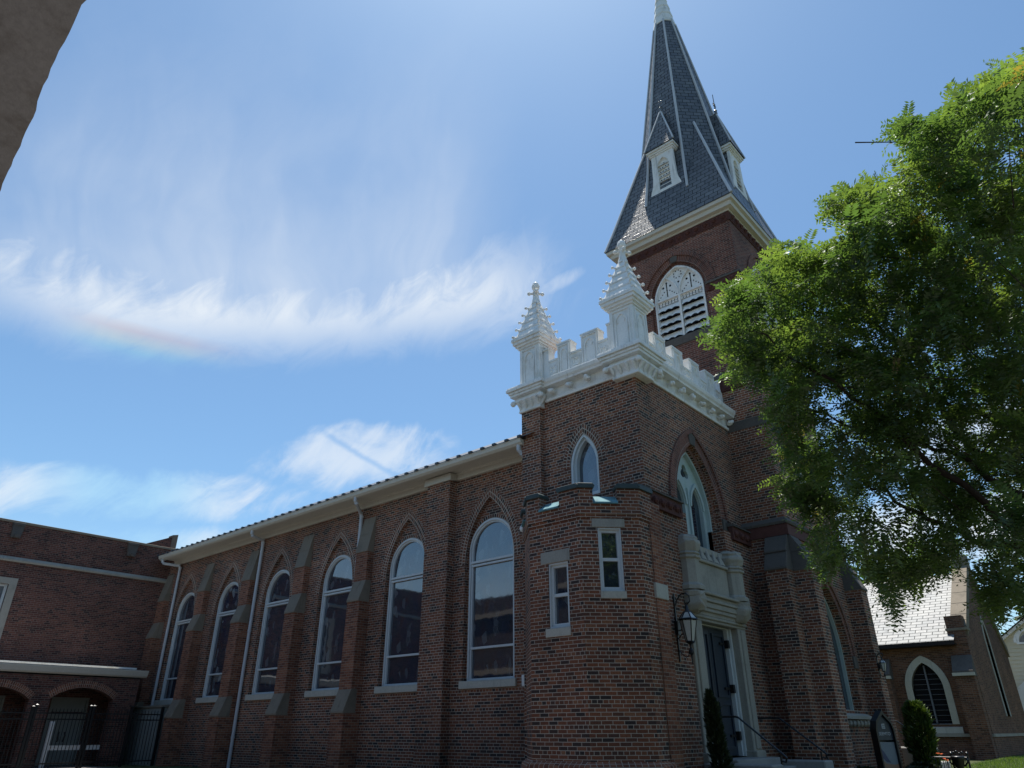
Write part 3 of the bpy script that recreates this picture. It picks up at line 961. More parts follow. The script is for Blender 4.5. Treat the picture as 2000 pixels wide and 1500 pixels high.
def parapet(fr, segs, base, mbx, th=.26):
    for kind, u0, u1 in segs:
        top = 10.66 if kind == 'm' else 10.26
        mbx.fbox(fr, u0, u1, base, top - .05, -th, 0)
        mbx.fbox(fr, u0 - (.012 if kind == 'm' else -.002), u1 + (.012 if kind == 'm' else -.002), top - .05, top, -th - .02, .025)
        if kind == 'n' and u1 - u0 > .2:
            quatre(fr, (u0 + u1) / 2, 9.96, min(.15, (u1 - u0) * .36), 0, mbx)
        if kind == 'm' and u1 - u0 > .3:
            trefoil_panel(fr, u0 + .03, u1 - .03, 9.74, 10.58, 0, mbx)
pp = MB()
parapet(FY(12.78), [('m', -10.05, -9.88), ('n', -9.88, -9.59), ('m', -9.59, -9.17), ('n', -9.17, -8.83), ('m', -8.83, -8.31), ('n', -8.31, -8.04), ('m', -8.04, -7.86)], 9.64, pp)
parapet(FX(-7.38), [('n', 13.3, 13.87), ('m', 13.87, 14.44), ('n', 14.44, 14.80), ('m', 14.80, 15.34), ('n', 15.34, 15.73), ('m', 15.73, 16.26), ('n', 16.26, 16.63), ('m', 16.63, 17.16), ('n', 17.16, 17.50), ('m', 17.50, 17.62)], 9.64, pp)
pp.build('parapet', M['white'], CH, label='white crenellated parapet with sunk gothic panels')

def pinnacle(cx, cy, h):
    m_ = MB()
    m_.box(cx - h, cx + h, cy - h, cy + h, 9.62, 10.86)
    for q, z0, z1 in ((h + .04, 10.84, 10.90), (h + .09, 10.90, 10.97), (h + .14, 10.97, 11.06), (h + .17, 11.06, 11.15), (h + .13, 11.15, 11.19)):
        m_.box(cx - q, cx + q, cy - q, cy + q, z0, z1)
    trefoil_panel(Fr((0, cy - h, 0), (1, 0, 0)), cx - h + .08, cx + h - .08, 9.72, 10.78, 0, m_)
    trefoil_panel(Fr((cx + h, 0, 0), (0, 1, 0)), cy - h + .08, cy + h - .08, 9.72, 10.78, 0, m_)
    o = m_.build('pinnacle', M['white'], CH, bevel=0.005)
    t_ = MB()
    zs = np.linspace(11.18, 12.38, 6)
    qs = np.linspace(h + .09, .10, 6)
    for i in range(5):
        q0, q1 = qs[i], qs[i + 1] - .022
        t_.lathe((cx, cy), [(q0 * 1.414, zs[i] - .012), (q0 * 1.414, zs[i] + .028), (q1 * 1.414, zs[i + 1] + .01)], 4, 0, math.pi / 4)
        for a in range(4):
            an = math.pi / 4 + a * math.pi / 2
            t_.ball((cx + (q0 * 1.414 + .055) * math.cos(an), cy + (q0 * 1.414 + .055) * math.sin(an), zs[i] + .055), .043, 6)
            t_.tube([(cx + q0 * 1.2 * math.cos(an), cy + q0 * 1.2 * math.sin(an), zs[i] + .03), (cx + q0 * 1.45 * math.cos(an), cy + q0 * 1.45 * math.sin(an), zs[i] + .06)], .026, 5)
        for k in range(5):
            for sx, sy in ((0, -1), (1, 0)):
                if i == 0: t_.ball((cx + (q0 + .01) * sx + (k - 2) * .15 * (sx == 0), cy + (q0 + .01) * sy + (k - 2) * .15 * (sy == 0), zs[i] + .02), .022, 5)
    t_.build('pyramid', M['white'], o)
    t_ = MB()
    t_.lathe((cx, cy), [(.135, 12.33), (.12, 12.42), (.085, 12.55), (.075, 12.70), (.10, 12.73), (.06, 12.77), (.06, 12.80), (.105, 12.86), (.115, 12.94), (.09, 13.02), (.035, 13.07), (.01, 13.10)], 10)
    for a in range(4):
        an = math.pi / 4 + a * math.pi / 2
        t_.tube([(cx, cy, 12.68), (cx + .17 * math.cos(an), cy + .17 * math.sin(an), 12.69)], .035, 6)
        t_.ball((cx + .19 * math.cos(an), cy + .19 * math.sin(an), 12.68), .055, 6)
    t_.build('finial', M['white'], o, smooth=False)
    # carved capital below the cornice
    t_ = MB()
    t_.lathe((cx, cy), [(.345 * 1.414, 8.97), (.36 * 1.414, 8.99), (.345 * 1.414, 9.02), (.345 * 1.414, 9.10), (.38 * 1.414, 9.20), (.46 * 1.414, 9.27), (.46 * 1.414, 9.31)], 4, 0, math.pi / 4)
    for sx, sy in ((0, -1), (1, 0)):
        for u in (-.30, -.1, .1, .30):
            px_, py_ = cx + (u if sx == 0 else .40 * sx), cy + (u if sy == 0 else .40 * sy)
            t_.tube([(px_ - .05 * sx, py_ - .05 * sy, 9.06), (px_, py_, 9.16), (px_ + .07 * sx, py_ + .07 * sy, 9.24)], [.02, .045, .035], 5)
    for sx, sy in ((1, -1), (-1, -1), (1, 1)):
        t_.ball((cx + .46 * sx, cy + .46 * sy, 9.23), .075, 6)
    t_.build('capital', M['white'], o)
    return o


pn = pinnacle(*PC[0])
pn['label'] = 'white stepped pinnacle at the far left corner of the parapet'
copy_part(pn, CH, (PC[1][0] - PC[0][0], 0, 0))['label'] = 'white stepped pinnacle at the near corner of the parapet'

# ------------------------------------------------------------------ stair turret
TA0, TA1, TA2, TB, TC_ = (-10.15, 12.05), (-9.30, 11.20), (-8.00, 11.20), (-7.15, 12.05), (-7.15, 12.50)
TPL = [(-10.15, 12.9), TA0, TA1, TA2, TB, TC_]
def tface(a, b):
    d = Vector((b[0] - a[0], b[1] - a[1], 0))
    return Fr((a[0], a[1], 0), d), d.length
t_ = MB()
holes = {2: [[(.47, 3.38), (.97, 3.38), (.97, 4.62), (.47, 4.62)]], 3: [[(.35, 4.0), (.82, 4.0), (.82, 5.23), (.35, 5.23)]]}
for i in range(5):
    fr, L = tface(TPL[i], TPL[i + 1])
    t_.panel(fr, [(0, 1.0), (L, 1.0), (L, 5.50), (0, 5.50)], holes.get(i, []))
    for h in holes.get(i, []): t_.rim(fr, h, -.24, 0)
def offs(pl, q):
    out = []
    for i in range(len(pl)):
        ns = []
        if i > 0: ns.append(tface(pl[i - 1], pl[i])[0].n)
        if i < len(pl) - 1: ns.append(tface(pl[i], pl[i + 1])[0].n)
        n = sum(ns, Vector()) / len(ns)
        k = q / max(.3, n.dot(ns[0]))
        out.append((pl[i][0] + n.x * k, pl[i][1] + n.y * k))
    return out
def course(pl, q0, z0, q1, z1, mbx, mat=0):
    a, c = offs(pl, q0), offs(pl, q1)
    for i in range(len(pl) - 1):
        mbx.face([(*a[i], z0), (*a[i + 1], z0), (*c[i + 1], z1), (*c[i], z1)], mat)
course(TPL, 0, 5.42, 0.025, 5.42, t_); course(TPL, .025, 5.42, .025, 5.485, t_); course(TPL, .025, 5.485, .055, 5.50, t_); course(TPL, .055, 5.50, .055, 5.56, t_)
PAR = offs(TPL, .045)
gaps = {2: (.34, .85), 3: (.30, .80), 1: (.3, .8)}
tops = []
for i in range(5):
    fr, L = tface(PAR[i], PAR[i + 1])
    segs = [(0, L, 6.02)] if i not in gaps else [(0, gaps[i][0], 6.02), (gaps[i][0], gaps[i][1], 5.76), (gaps[i][1], L, 6.02)]
    for a, c, zt in segs:
        t_.panel(fr, [(a, 5.56), (c, 5.56), (c, zt), (a, zt)], [])
        t_.panel(fr, [(a, 5.56), (c, 5.56), (c, zt), (a, zt)], [], -.22)
        for u in (a, c): t_.face([fr.pt(u, 5.56, 0), fr.pt(u, 5.56, -.22), fr.pt(u, zt, -.22), fr.pt(u, zt, 0)])
        tops.append((fr, a, c, zt))
t_.face([(*p, 5.6) for p in TPL])
tu = t_.build('stair_turret', M['brick'], CH, label='low half octagonal brick stair turret with copper capped parapet')
t_ = MB()
course(TPL, .115, 0.1, .115, 1.0, t_); course(TPL, .115, 1.0, .10, 1.06, t_); course(TPL, .10, 1.06, 0.0, 1.125, t_)
t_.build('plinth', M['brick_arch_org'], tu)
t_, k_ = MB(), MB()
for fr, a, c, zt in tops:
    if zt > 5.9:
        t_.prism(fr, [(a - .02, zt), (c + .02, zt), (c + .045, zt + .055), (c, zt + .10), (a, zt + .10), (a - .045, zt + .055)], -.27, .05)
    else:
        k_.face([fr.pt(a, zt - .03, .05), fr.pt(c, zt - .03, .05), fr.pt(c, zt + .15, -.20), fr.pt(a, zt + .15, -.20)])
        k_.fbox(fr, a, c, zt - .06, zt - .03, -.02, .055)
t_.build_each('coping', M['cdark'], tu, bevel=0.006)
k_.build_each('flashing', M['copper'], tu)

def sash(fr, u0, u1, v0, v1, lin, sil, lab, gm='glass'):
    f = MB()
    def rc(i, vi=None): return [(u0 + i, v0 + i), (u1 - i, v0 + i), (u1 - i, v1 - i), (u0 + i, v1 - i)]
    f.ringsolid(fr, rc(0.003), rc(.03), -.2, -.02)
    f.ringsolid(fr, rc(.03), rc(.085), -.2, -.07)
    vm = (v0 + v1) / 2
    f.fbox(fr, u0 + .08, u1 - .08, vm - .03, vm + .03, -.2, -.08)
    o = f.build('window', M['frame'], CH, label=lab)
    MB().panel(fr, rc(.07), [], -.13).build('glass', M[gm], o)
    MB().fbox(fr, *lin, -.1, .012).build('lintel', M['lime'], o, bevel=.006)
    MB().fbox(fr, *sil, -.1, .03).build('sill', M['limeclean'], o, bevel=.006)
fr2, L2 = tface(TA1, TA2); fr3, L3 = tface(TA2, TB)
sash(fr2, .47, .97, 3.38, 4.62, (.29, 1.02, 4.625, 4.86), (.39, .99, 3.22, 3.375), 'narrow sash window on the left face of the turret')
sash(fr3, .35, .82, 4.0, 5.23, (.24, .90, 5.235, 5.41), (.34, .84, 3.86, 3.995), 'narrow sash window high on the right face of the turret', 'glass_plain')

# ------------------------------------------------------------------ front door and stone surround
DF = FX(-7.26)
JL, JR = (13.90, 14.37), (16.10, 16.50)
s = MB()
for y0, y1 in (JL, JR):
    s.fbox(DF, y0, y1, 1.0, 3.70, -.5, .05)
    s.fbox(DF, y0 + .10, y1 - .08, 1.25, 3.66, .0, .085)
    s.fbox(DF, y0 - .03, y1 + .03, 1.0, 1.22, -.3, .12)
s.fbox(DF, 13.88, 16.52, 3.82, 4.30, -.25, .08)
for z0, z1, d in ((3.70, 3.76, .05), (3.76, 3.82, .09), (3.90, 3.98, .13), (3.98, 4.10, .16), (4.10, 4.17, .20), (4.17, 4.24, .17), (4.24, 4.30, .24)):
    s.fbox(DF, 13.86, 16.54, z0, z1, -.25, d)
s.fbox(DF, 14.25, 15.92, 4.30, 4.98, -.2, .05)
s.fbox(DF, 14.25, 15.92, 4.98, 5.05, -.2, .11)
s.fbox(DF, 14.25, 15.92, 5.05, 5.38, -.3, .0)
for k in range(5):
    u = 14.36 + k * .30
    s.face([DF.pt(u, 5.06, .10), DF.pt(u + .26, 5.06, .10), DF.pt(u + .13, 5.36, .01)]); s.face([DF.pt(u, 5.06, .10), DF.pt(u + .13, 5.36, .01), DF.pt(u, 5.06, .0)]); s.face([DF.pt(u + .26, 5.06, .10), DF.pt(u + .13, 5.36, .01), DF.pt(u + .26, 5.06, .0)])
su = s.build('door_surround', M['lime'], CH, bevel=.014, label='carved limestone door surround with posts and blank panel')
def worn(c, prof, n, jit, name, rot=0.0):
    """hand carved stone: an n-sided lathe with every corner chipped a little"""
    h = MB().lathe(c, prof, n, 0, rot)
    mv = {}
    for i, v in enumerate(h.v):
        k = tuple(round(q, 4) for q in v)
        if k not in mv: mv[k] = (v[0] + random.gauss(0, jit), v[1] + random.gauss(0, jit), v[2] + random.gauss(0, jit))
        h.v[i] = mv[k]
    return h.build(name, M['lime'], su, bevel=.02)
for y, r_ in ((14.05, .24), (16.19, .25)):
    c = (-7.26 + .04, y)
    MB().lathe(c, [(r_ + .07, 4.28), (r_ + .07, 4.36), (r_, 4.42), (r_, 4.92), (r_ + .05, 4.95), (r_ + .05, 4.99), (r_ + .01, 5.01), (r_ + .05, 5.04), (r_ + .02, 5.08)], 8, 0, math.pi / 8).build('post', M['lime'], su)
    worn(c, [(r_ - .01, 5.06), (r_ + .04, 5.12), (r_ + .08, 5.24), (r_ + .07, 5.31), (r_ + .03, 5.33), (r_ + .04, 5.38), (r_ - .06, 5.45), (.05, 5.48)], 8, .018, 'carved_head', math.pi / 8)
    worn((c[0] + .02, y), [(r_ - .09, 3.82), (r_ - .01, 3.86), (r_ + .05, 3.96), (r_ + .06, 4.10), (r_ + .05, 4.18), (r_ + .06, 4.26)], 8, .022, 'carved_corbel', .2)
DIN = -.26
f = MB()
f.ringsolid(DF, [(14.37, 1.12), (16.10, 1.12), (16.10, 3.80), (14.37, 3.80)], [(14.44, 1.12), (16.03, 1.12), (16.03, 3.73), (14.44, 3.73)], DIN - .05, -.12)
f.ringsolid(DF, [(14.44, 1.12), (16.03, 1.12), (16.03, 3.73), (14.44, 3.73)], [(14.49, 1.12), (15.98, 1.12), (15.98, 3.68), (14.49, 3.68)], DIN - .05, -.17)
dr = f.build('door_frame', M['frame'], CH)
for u0, u1 in ((14.495, 15.23), (15.24, 15.975)):
    d = MB()
    d.fbox(DF, u0, u1, 1.13, 3.67, DIN - .06, DIN)
    for v0, v1 in ((1.25, 2.15), (2.25, 3.56)):
        d.ringsolid(DF, [(u0 + .09, v0), (u1 - .09, v0), (u1 - .09, v1), (u0 + .09, v1)], [(u0 + .14, v0 + .05), (u1 - .14, v0 + .05), (u1 - .14, v1 - .05), (u0 + .14, v1 - .05)], DIN - .01, DIN + .03)
    lf_ = d.build('door_leaf', M['door'], dr)
for z in (1.42, 2.35, 3.28):
    h = MB()
    h.fbox(DF, 15.93, 16.02, z, z + .17, DIN, DIN + .10); h.fbox(DF, 15.68, 15.95, z + .06, z + .11, DIN, DIN + .035)
    h.build('hinge', M['iron'], dr)

# ------------------------------------------------------------------ tower
TCX, TCY = -8.363, 19.718
def sq(h, z0, z1, m_): m_.box(TCX - h, TCX + h, TCY - h, TCY + h, z0, z1)
H0, H1 = 2.12, 2.035
t_ = MB()
tl = FX(TCX + H0)
WT = dict(c=TCY, z0=2.05, zs=3.35, hw=1.0, R=2.05)
def wt(i=0.0): return arch(WT['c'], WT['z0'], WT['zs'], WT['hw'], WT['R'], 16, i, 0)
RO = (TCY, 7.6, .72)
def circ(r, n=28): return [(RO[0] + r * math.cos(2 * math.pi * k / n), RO[1] + r * math.sin(2 * math.pi * k / n)) for k in range(n)]
t_.panel(tl, [(TCY - H0, 0.1), (TCY + H0, 0.1), (TCY + H0, 9.05), (TCY - H0, 9.05)], [wt(), circ(.72)])
t_.rim(tl, wt(), -.34, 0); t_.rim(tl, circ(.72), -.30, 0)
t_.face([(TCX - H0, TCY - H0, .1), (TCX + H0, TCY - H0, .1), (TCX + H0, TCY - H0, 9.05), (TCX - H0, TCY - H0, 9.05)])
t_.face([(TCX - H0, TCY + H0, .1), (TCX + H0, TCY + H0, .1), (TCX + H0, TCY + H0, 9.05), (TCX - H0, TCY + H0, 9.05)])
t_.face([(TCX - H0, TCY - H0, .1), (TCX - H0, TCY + H0, .1), (TCX - H0, TCY + H0, 9.05), (TCX - H0, TCY - H0, 9.05)])
sq(H0 - .02, 9.0, 10.40, t_)
lower = t_.build('tower_lower_stage', M['brick'], CH, label='lower stage of the square brick tower')
t_ = MB()
bel = [Fr((TCX, TCY - H1, 0), (1, 0, 0)), Fr((TCX + H1, TCY, 0), (0, 1, 0)), Fr((TCX, TCY + H1, 0), (-1, 0, 0)), Fr((TCX - H1, TCY, 0), (0, -1, 0))]
LV = dict(z0=12.62, zs=14.12, hw=.875, R=1.11)
def lv(i=0.0, ib=0.0, n=14): return arch(0, LV['z0'], LV['zs'], LV['hw'], LV['R'] * 1.09, n, i, ib)
for fr in bel:
    t_.panel(fr, [(-H1, 10.7), (H1, 10.7), (H1, 16.55), (-H1, 16.55)], [lv(-.11, 0)])
    t_.rim(fr, lv(-.11, 0), -.10, 0)
    t_.band(fr, lv(-.11, 0), lv(0, 0), -.10)
    t_.rim(fr, lv(0, 0), -.35, -.10)
t_.build('belfry', M['brick_red'], CH, label='upper brick stage of the tower with louvred bell openings')
t_ = MB()
for fr in bel:
    t_.ringsolid(fr, lv(-.44, 0)[2:], lv(-.33, 0)[2:], -.02, .05, 0, False, True)
    t_.ringsolid(fr, lv(-.325, 0)[2:], lv(-.112, 0)[2:], -.02, .004, 0, False, True)
t_.build_each('arch_ring', M['brick_arch_red'], CH, label='brick hood arches of the bell openings')
apx = LV['zs'] + math.sqrt((LV['R'] * 1.09 + .11) ** 2 - (LV['R'] * 1.09 - LV['hw']) ** 2)
for fr in bel:
    MB().prism(fr, [(-.10, apx - .02), (.10, apx - .02), (.16, apx + .25), (-.16, apx + .25)], -.03, .03).build('keystone', M['dark'], CH, bevel=.008)
    t_ = MB().prism(fr, [(-1.22, 12.32), (1.22, 12.32), (1.22, 12.56), (-1.22, 12.56)], -.1, .035)
    t_.fbox(fr, -.99, .99, 12.56, 12.62, -.34, .01)
    t_.build('stone_sill', M['dark'], CH, bevel=.008)
    for s_ in (-1, 1):
        a, c = sorted((s_ * .96, s_ * (H1 + .05)))
        im = MB().fbox(fr, a, c, 14.04, 14.12, -.05, .075).build('impost', M['dark'], CH, bevel=.008)
        a, c = sorted((s_ * .97, s_ * (H1 + .03)))
        t_ = MB().fbox(fr, a, c, 13.80, 14.04, -.05, .04)
        for k in range(4): t_.ball(fr.pt(s_ * (1.12 + k * .25), 13.92, .035), .085, 4)
        t_.build('carved_band', M['terra'], im)
    t_ = MB().fbox(fr, -H1 - .02, H1 + .02, 16.05, 16.40, -.05, .03)
    for k in range(13):
        u = -H1 + .17 + k * .312
        t_.fbox(fr, u - .135, u + .135, 16.10, 16.35, 0, .045)
        t_.lathe(tuple(fr.pt(u, 0, .045))[:2], [(.04, 16.14), (.10, 16.22), (.04, 16.31)], 6)
    t_.build('terracotta_frieze', M['terra'], CH)
    # belt between the stages
    t_ = MB().fbox(fr, -H0 - .02, H0 + .02, 10.30, 10.68, -.1, H0 - H1 + .04)
    for k in range(13):
        u = -H0 + .18 + k * .315
        t_.fbox(fr, u - .13, u + .13, 10.35, 10.63, 0, H0 - H1 + .055)
    t_.build('terracotta_course', M['terra'], CH)
    # lower belt at the level of the entrance hood
    MB().fbox(fr, -H0 - .03, H0 + .03, 6.0, 6.28, -.1, H0 - H1 + .05).build('terracotta_course', M['terra'], CH)
t_ = MB()
for z0, q0, z1, q1 in ((10.68, .14, 10.74, .16), (10.74, .16, 10.95, .0), (6.28, .16, 6.34, .18), (6.34, .18, 6.46, .09)):
    a, c = H1 + q0, H1 + q1
    P0 = [(TCX - a, TCY - a), (TCX + a, TCY - a), (TCX + a, TCY + a), (TCX - a, TCY + a)]
    P1 = [(TCX - c, TCY - c), (TCX + c, TCY - c), (TCX + c, TCY + c), (TCX - c, TCY + c)]
    for i in range(4):
        j = (i + 1) % 4
        t_.face([(*P0[i], z0), (*P0[j], z0), (*P1[j], z1), (*P1[i], z1)])
t_.build_each('offset_course', M['dark'], CH)
t_ = MB(); sq(H0 + .012, 9.03, 9.30, t_); t_.build('stone_band', M['dark'], CH)

# bell opening louvres
def louvre(fr):
    f = MB()
    f.ringsolid(fr, lv(0.004, 0), lv(.06, .03), -.3, -.05)
    f.ringsolid(fr, lv(.06, .03), lv(.085, .03), -.3, -.09)
    f.fbox(fr, -.03, .03, 12.63, 14.22, -.3, -.06)
    f.fbox(fr, -.82, .82, 14.16, 14.22, -.3, -.075)
    # sub-arches: two lancet heads and the spandrel
    for s_ in (-1, 1):
        big = arc_only(s_ * .43, 0, 14.2, .43, .95, 10)
        a = arc_only(s_ * .43, 0, 14.2, .44, 1.0, 10); c = arc_only(s_ * .43, 0, 14.2, .44, 1.0, 10, .04)
        f.ringsolid(fr, a, c, -.3, -.07, 0, False)
    f.panel(fr, [(-.85, 14.0), (.85, 14.0)] + lv(.05, 0)[2:], [], -.14)
    o = f.build('bell_louvre', M['white'], CH, label='white pierced louvre screen in a bell opening')
    h = MB()
    def dot(u, v, r): h.prism(fr, [(u + r * math.cos(t), v + r * math.sin(t)) for t in np.linspace(0, 2 * math.pi, 9)[:-1]], -.15, -.134)
    for s_ in (-1, 1):
        c = s_ * .43
        h.fbox(fr, c - .016, c + .016, 14.32, 14.80, -.15, -.134)
        dot(c, 14.82, .035); dot(c, 14.32, .025); dot(c, 14.55, .025); dot(c - .13, 14.68, .038); dot(c + .13, 14.68, .038)
        for k in range(4):
            dot(c - .10 - k * .075, 14.50 - k * .075 + .01, .021); dot(c + .10 + k * .075, 14.50 - k * .075 + .01, .021)
    for k in range(8):
        t = k * math.pi / 4 + .4
        dot(.14 * math.cos(t), 15.0 + .14 * math.sin(t), .023)
    dot(0, 14.70, .035)
    for s_ in (-1, 1):
        for k in range(7):
            u = s_ * .43 - .33 + k * .11
            h.fbox(fr, u - .008, u + .008, 14.02, 14.12, -.15, -.134); dot(u, 14.025, .016); dot(u, 14.115, .016); dot(u + .055, 14.07, .012)
        for k in range(5):
            z = 12.685 + k * .265
            pts = [(s_ * .43 - .36 + i * .06, z + .012 + .05 * abs(math.sin(i * math.pi / 4)) * (.6 + .4 * math.sin(i * math.pi / 12))) for i in range(13)]
            h.prism(fr, [(s_ * .43 - .37, z), (s_ * .43 + .37, z)] + pts[::-1], -.09, -.066)
    h.build('piercing', M['black'], o)
    sl = MB()
    for s_ in (-1, 1):
        for k in range(5):
            z = 12.70 + k * .265
            sl.prism(Fr(fr.pt(s_ * .43 - .38, 0, 0), -fr.n), [(.07, z), (.085, z - .008), (.195, z + .252), (.18, z + .262)], 0, .76)
    MB().panel(fr, [(-.82, 12.64), (.82, 12.64), (.82, 14.02), (-.82, 14.02)], [], -.27).build('dark_backing', M['black'], o)  # black sheet: shade between the slats put in as colour
    sl.build('slat', M['white'], o)
for fr in bel: louvre(fr)

# tower lancet, round window
f = MB()
f.ringsolid(tl, wt(.004), wt(.07), -.32, -.20)
w_ = f.build('window', M['frame_green'], CH, label='tall lancet window at the foot of the tower reflecting greenery')
MB().panel(tl, wt(.06), [], -.28).build('glass', M['glass_plain'], w_)
s = MB()
s.prism(Fr((0, TCY - 1.12, 0), (1, 0, 0)), [(TCX + H0 - .3, 1.85), (TCX + H0 + .16, 1.85), (TCX + H0 + .16, 1.92), (TCX + H0 - .26, 2.08)], -2.24, 0)
for k in range(8): s.ball((TCX + H0 + .06, TCY - .95 + k * .27, 1.76), .09, 5)
s.build('sill', M['lime'], w_)
f = MB(); f.ringsolid(tl, circ(.71), circ(.60), -.28, -.12)
for k in range(3):
    a = k * math.pi / 3
    f.tube([tl.pt(RO[0] - .6 * math.cos(a), RO[1] - .6 * math.sin(a), -.2), tl.pt(RO[0] + .6 * math.cos(a), RO[1] + .6 * math.sin(a), -.2)], .025, 5)
w_ = f.build('window', M['frame'], CH, label='round window in the tower half hidden by the tree')
MB().panel(tl, circ(.62), [], -.24).build('glass', M['glass_plain'], w_)
b = MB()
b.ringsolid(tl, wt(-.30)[2:], wt(-.16)[2:], -.02, .05, 0, False, True)
b.ringsolid(tl, wt(-.155)[2:], wt(-.004)[2:], -.02, .004, 0, False, True)
b.ringsolid(tl, circ(.92), circ(.73), -.02, .01, 0, True, True)
b.build_each('arch_ring', M['brick_arch_red'], CH)
b = MB()
z_ = WT['zs'] + math.sqrt(WT['R'] ** 2 - (WT['R'] - WT['hw']) ** 2)
b.prism(tl, [(TCY - .09, z_ + .02), (TCY + .09, z_ + .02), (TCY + .14, z_ + .36), (TCY - .14, z_ + .36)], -.02, .06)
for s_ in (-1, 1): b.fbox(tl, *sorted((TCY + s_ * 1.02, TCY + s_ * 1.32)), 3.05, 3.36, -.02, .04)
b.build_each('arch_stone', M['dark'], CH, bevel=.008)

# angle buttresses at the foot of the tower
def angle_buttress(pr_fr, u0, u1, label=None):
    """pr_fr: wall plane of the face it leans on"""
    o = MB()
    o.fbox(pr_fr, u0, u1, .1, 5.12, -.05, .42)
    ob = o.build('buttress', M['brick'], CH, label=label)
    c = MB()
    sidefr = Fr(pr_fr.pt(u0, 0, 0), pr_fr.n)
    L = u1 - u0
    sgn = sidefr.n.dot(pr_fr.u)
    rng_ = (-.012, L + .012) if sgn > 0 else (-L - .012, .012)
    c.prism(sidefr, [(-.04, 5.10), (.455, 5.10), (.455, 5.15), (.255, 5.55), (-.04, 5.55)], *rng_)
    c.prism(sidefr, [(-.04, 5.55), (.29, 5.55), (.29, 5.59), (.06, 5.99), (-.04, 5.99)], *rng_)
    c.build('cap_stone', M['dark'], ob, bevel=.008)
    return ob
fy_ = Fr((TCX, TCY - H0, 0), (1, 0, 0)); fx_ = Fr((TCX + H0, TCY, 0), (0, 1, 0))
angle_buttress(fy_, 1.58, 2.115)
angle_buttress(fx_, -2.115, -1.58)
angle_buttress(fx_, 1.58, 2.115)

# ------------------------------------------------------------------ spire
c_ = MB()
for q0, z0, q1, z1 in ((H1 + .0, 16.38, H1 + .06, 16.38), (H1 + .06, 16.38, H1 + .06, 16.45), (H1 + .06, 16.45, H1 + .20, 16.46), (H1 + .20, 16.46, H1 + .22, 16.60), (H1 + .22, 16.60, H1 + .31, 16.62), (H1 + .31, 16.62, H1 + .33, 16.74), (H1 + .33, 16.74, 1.5, 16.76)):
    for i in range(4):
        fr = bel[i]
        def k(q, z, s_): return (TCX, TCY, 0)
        a = Fr((TCX, TCY, 0), fr.u)
        c_.face([a.pt(-q0, z0, q0), a.pt(q0, z0, q0), a.pt(q1, z1, q1), a.pt(-q1, z1, q1)])
c_.build('tower_cornice', M['trim'], CH)
def octr(z): return 2.04 - (z - 18.65) * (2.04 - .46) / (28.9 - 18.65)
s = MB()
O8 = [math.radians(-90 + 22.5 + 45 * k) for k in range(8)]
def op(k, z, dr_=0.0):
    r = octr(z) + dr_
    return (TCX + r * math.cos(O8[k % 8]), TCY + r * math.sin(O8[k % 8]), z)
for k in range(8):
    s.face([op(k, 17.0), op(k + 1, 17.0), op(k + 1, 28.95), op(k, 28.95)])
def pyr(h, z): return max(0.05, 2.37 - .269 * (z - 16.7))
for i in range(4):
    a = Fr((TCX, TCY, 0), bel[i].u)
    zz = [16.735, 17.6, 22.3]
    hh = [2.385, pyr(0, 17.6), pyr(0, 22.3)]
    for j in range(2):
        s.face([a.pt(-hh[j], zz[j], hh[j]), a.pt(hh[j], zz[j], hh[j]), a.pt(hh[j + 1], zz[j + 1], hh[j + 1]), a.pt(-hh[j + 1], zz[j + 1], hh[j + 1])])
sp = s.build('spire', M['slate'], CH, label='tall octagonal broach spire in grey slate')
for k in range(8):
    r_ = MB().tube([op(k, 18.2, .012), op(k, 23.5, .012), op(k, 28.95, .012)], [.052, .05, .042], 6)
    r_.build('rib', M['grey_white'] if 'grey_white' in M else M['pipe'], sp)
for i in range(4):
    a = Fr((TCX, TCY, 0), bel[i].u)
    MB().tube([a.pt(2.375, 16.76, 2.375), a.pt(pyr(0, 17.6), 17.62, pyr(0, 17.6)), a.pt(pyr(0, 21.8), 21.82, pyr(0, 21.8))], .05, 6).build('rib', M['pipe'], sp)
c_ = MB()
zz = [28.85, 29.45, 30.0, 30.5, 30.95, 31.35]
rr = [.48, .40, .33, .26, .21, .16]
for i in range(5):
    c_.lathe((TCX, TCY), [(rr[i], zz[i]), (rr[i] + .015, zz[i] + .05), (rr[i + 1] - .005, zz[i + 1])], 8, 0, math.pi / 8)
c_.lathe((TCX, TCY), [(.17, 31.3), (.13, 31.7), (.22, 31.9), (.20, 32.1), (.05, 32.3), (.03, 33.2)], 8)
c_.build('spire_cap', M['white'], sp)

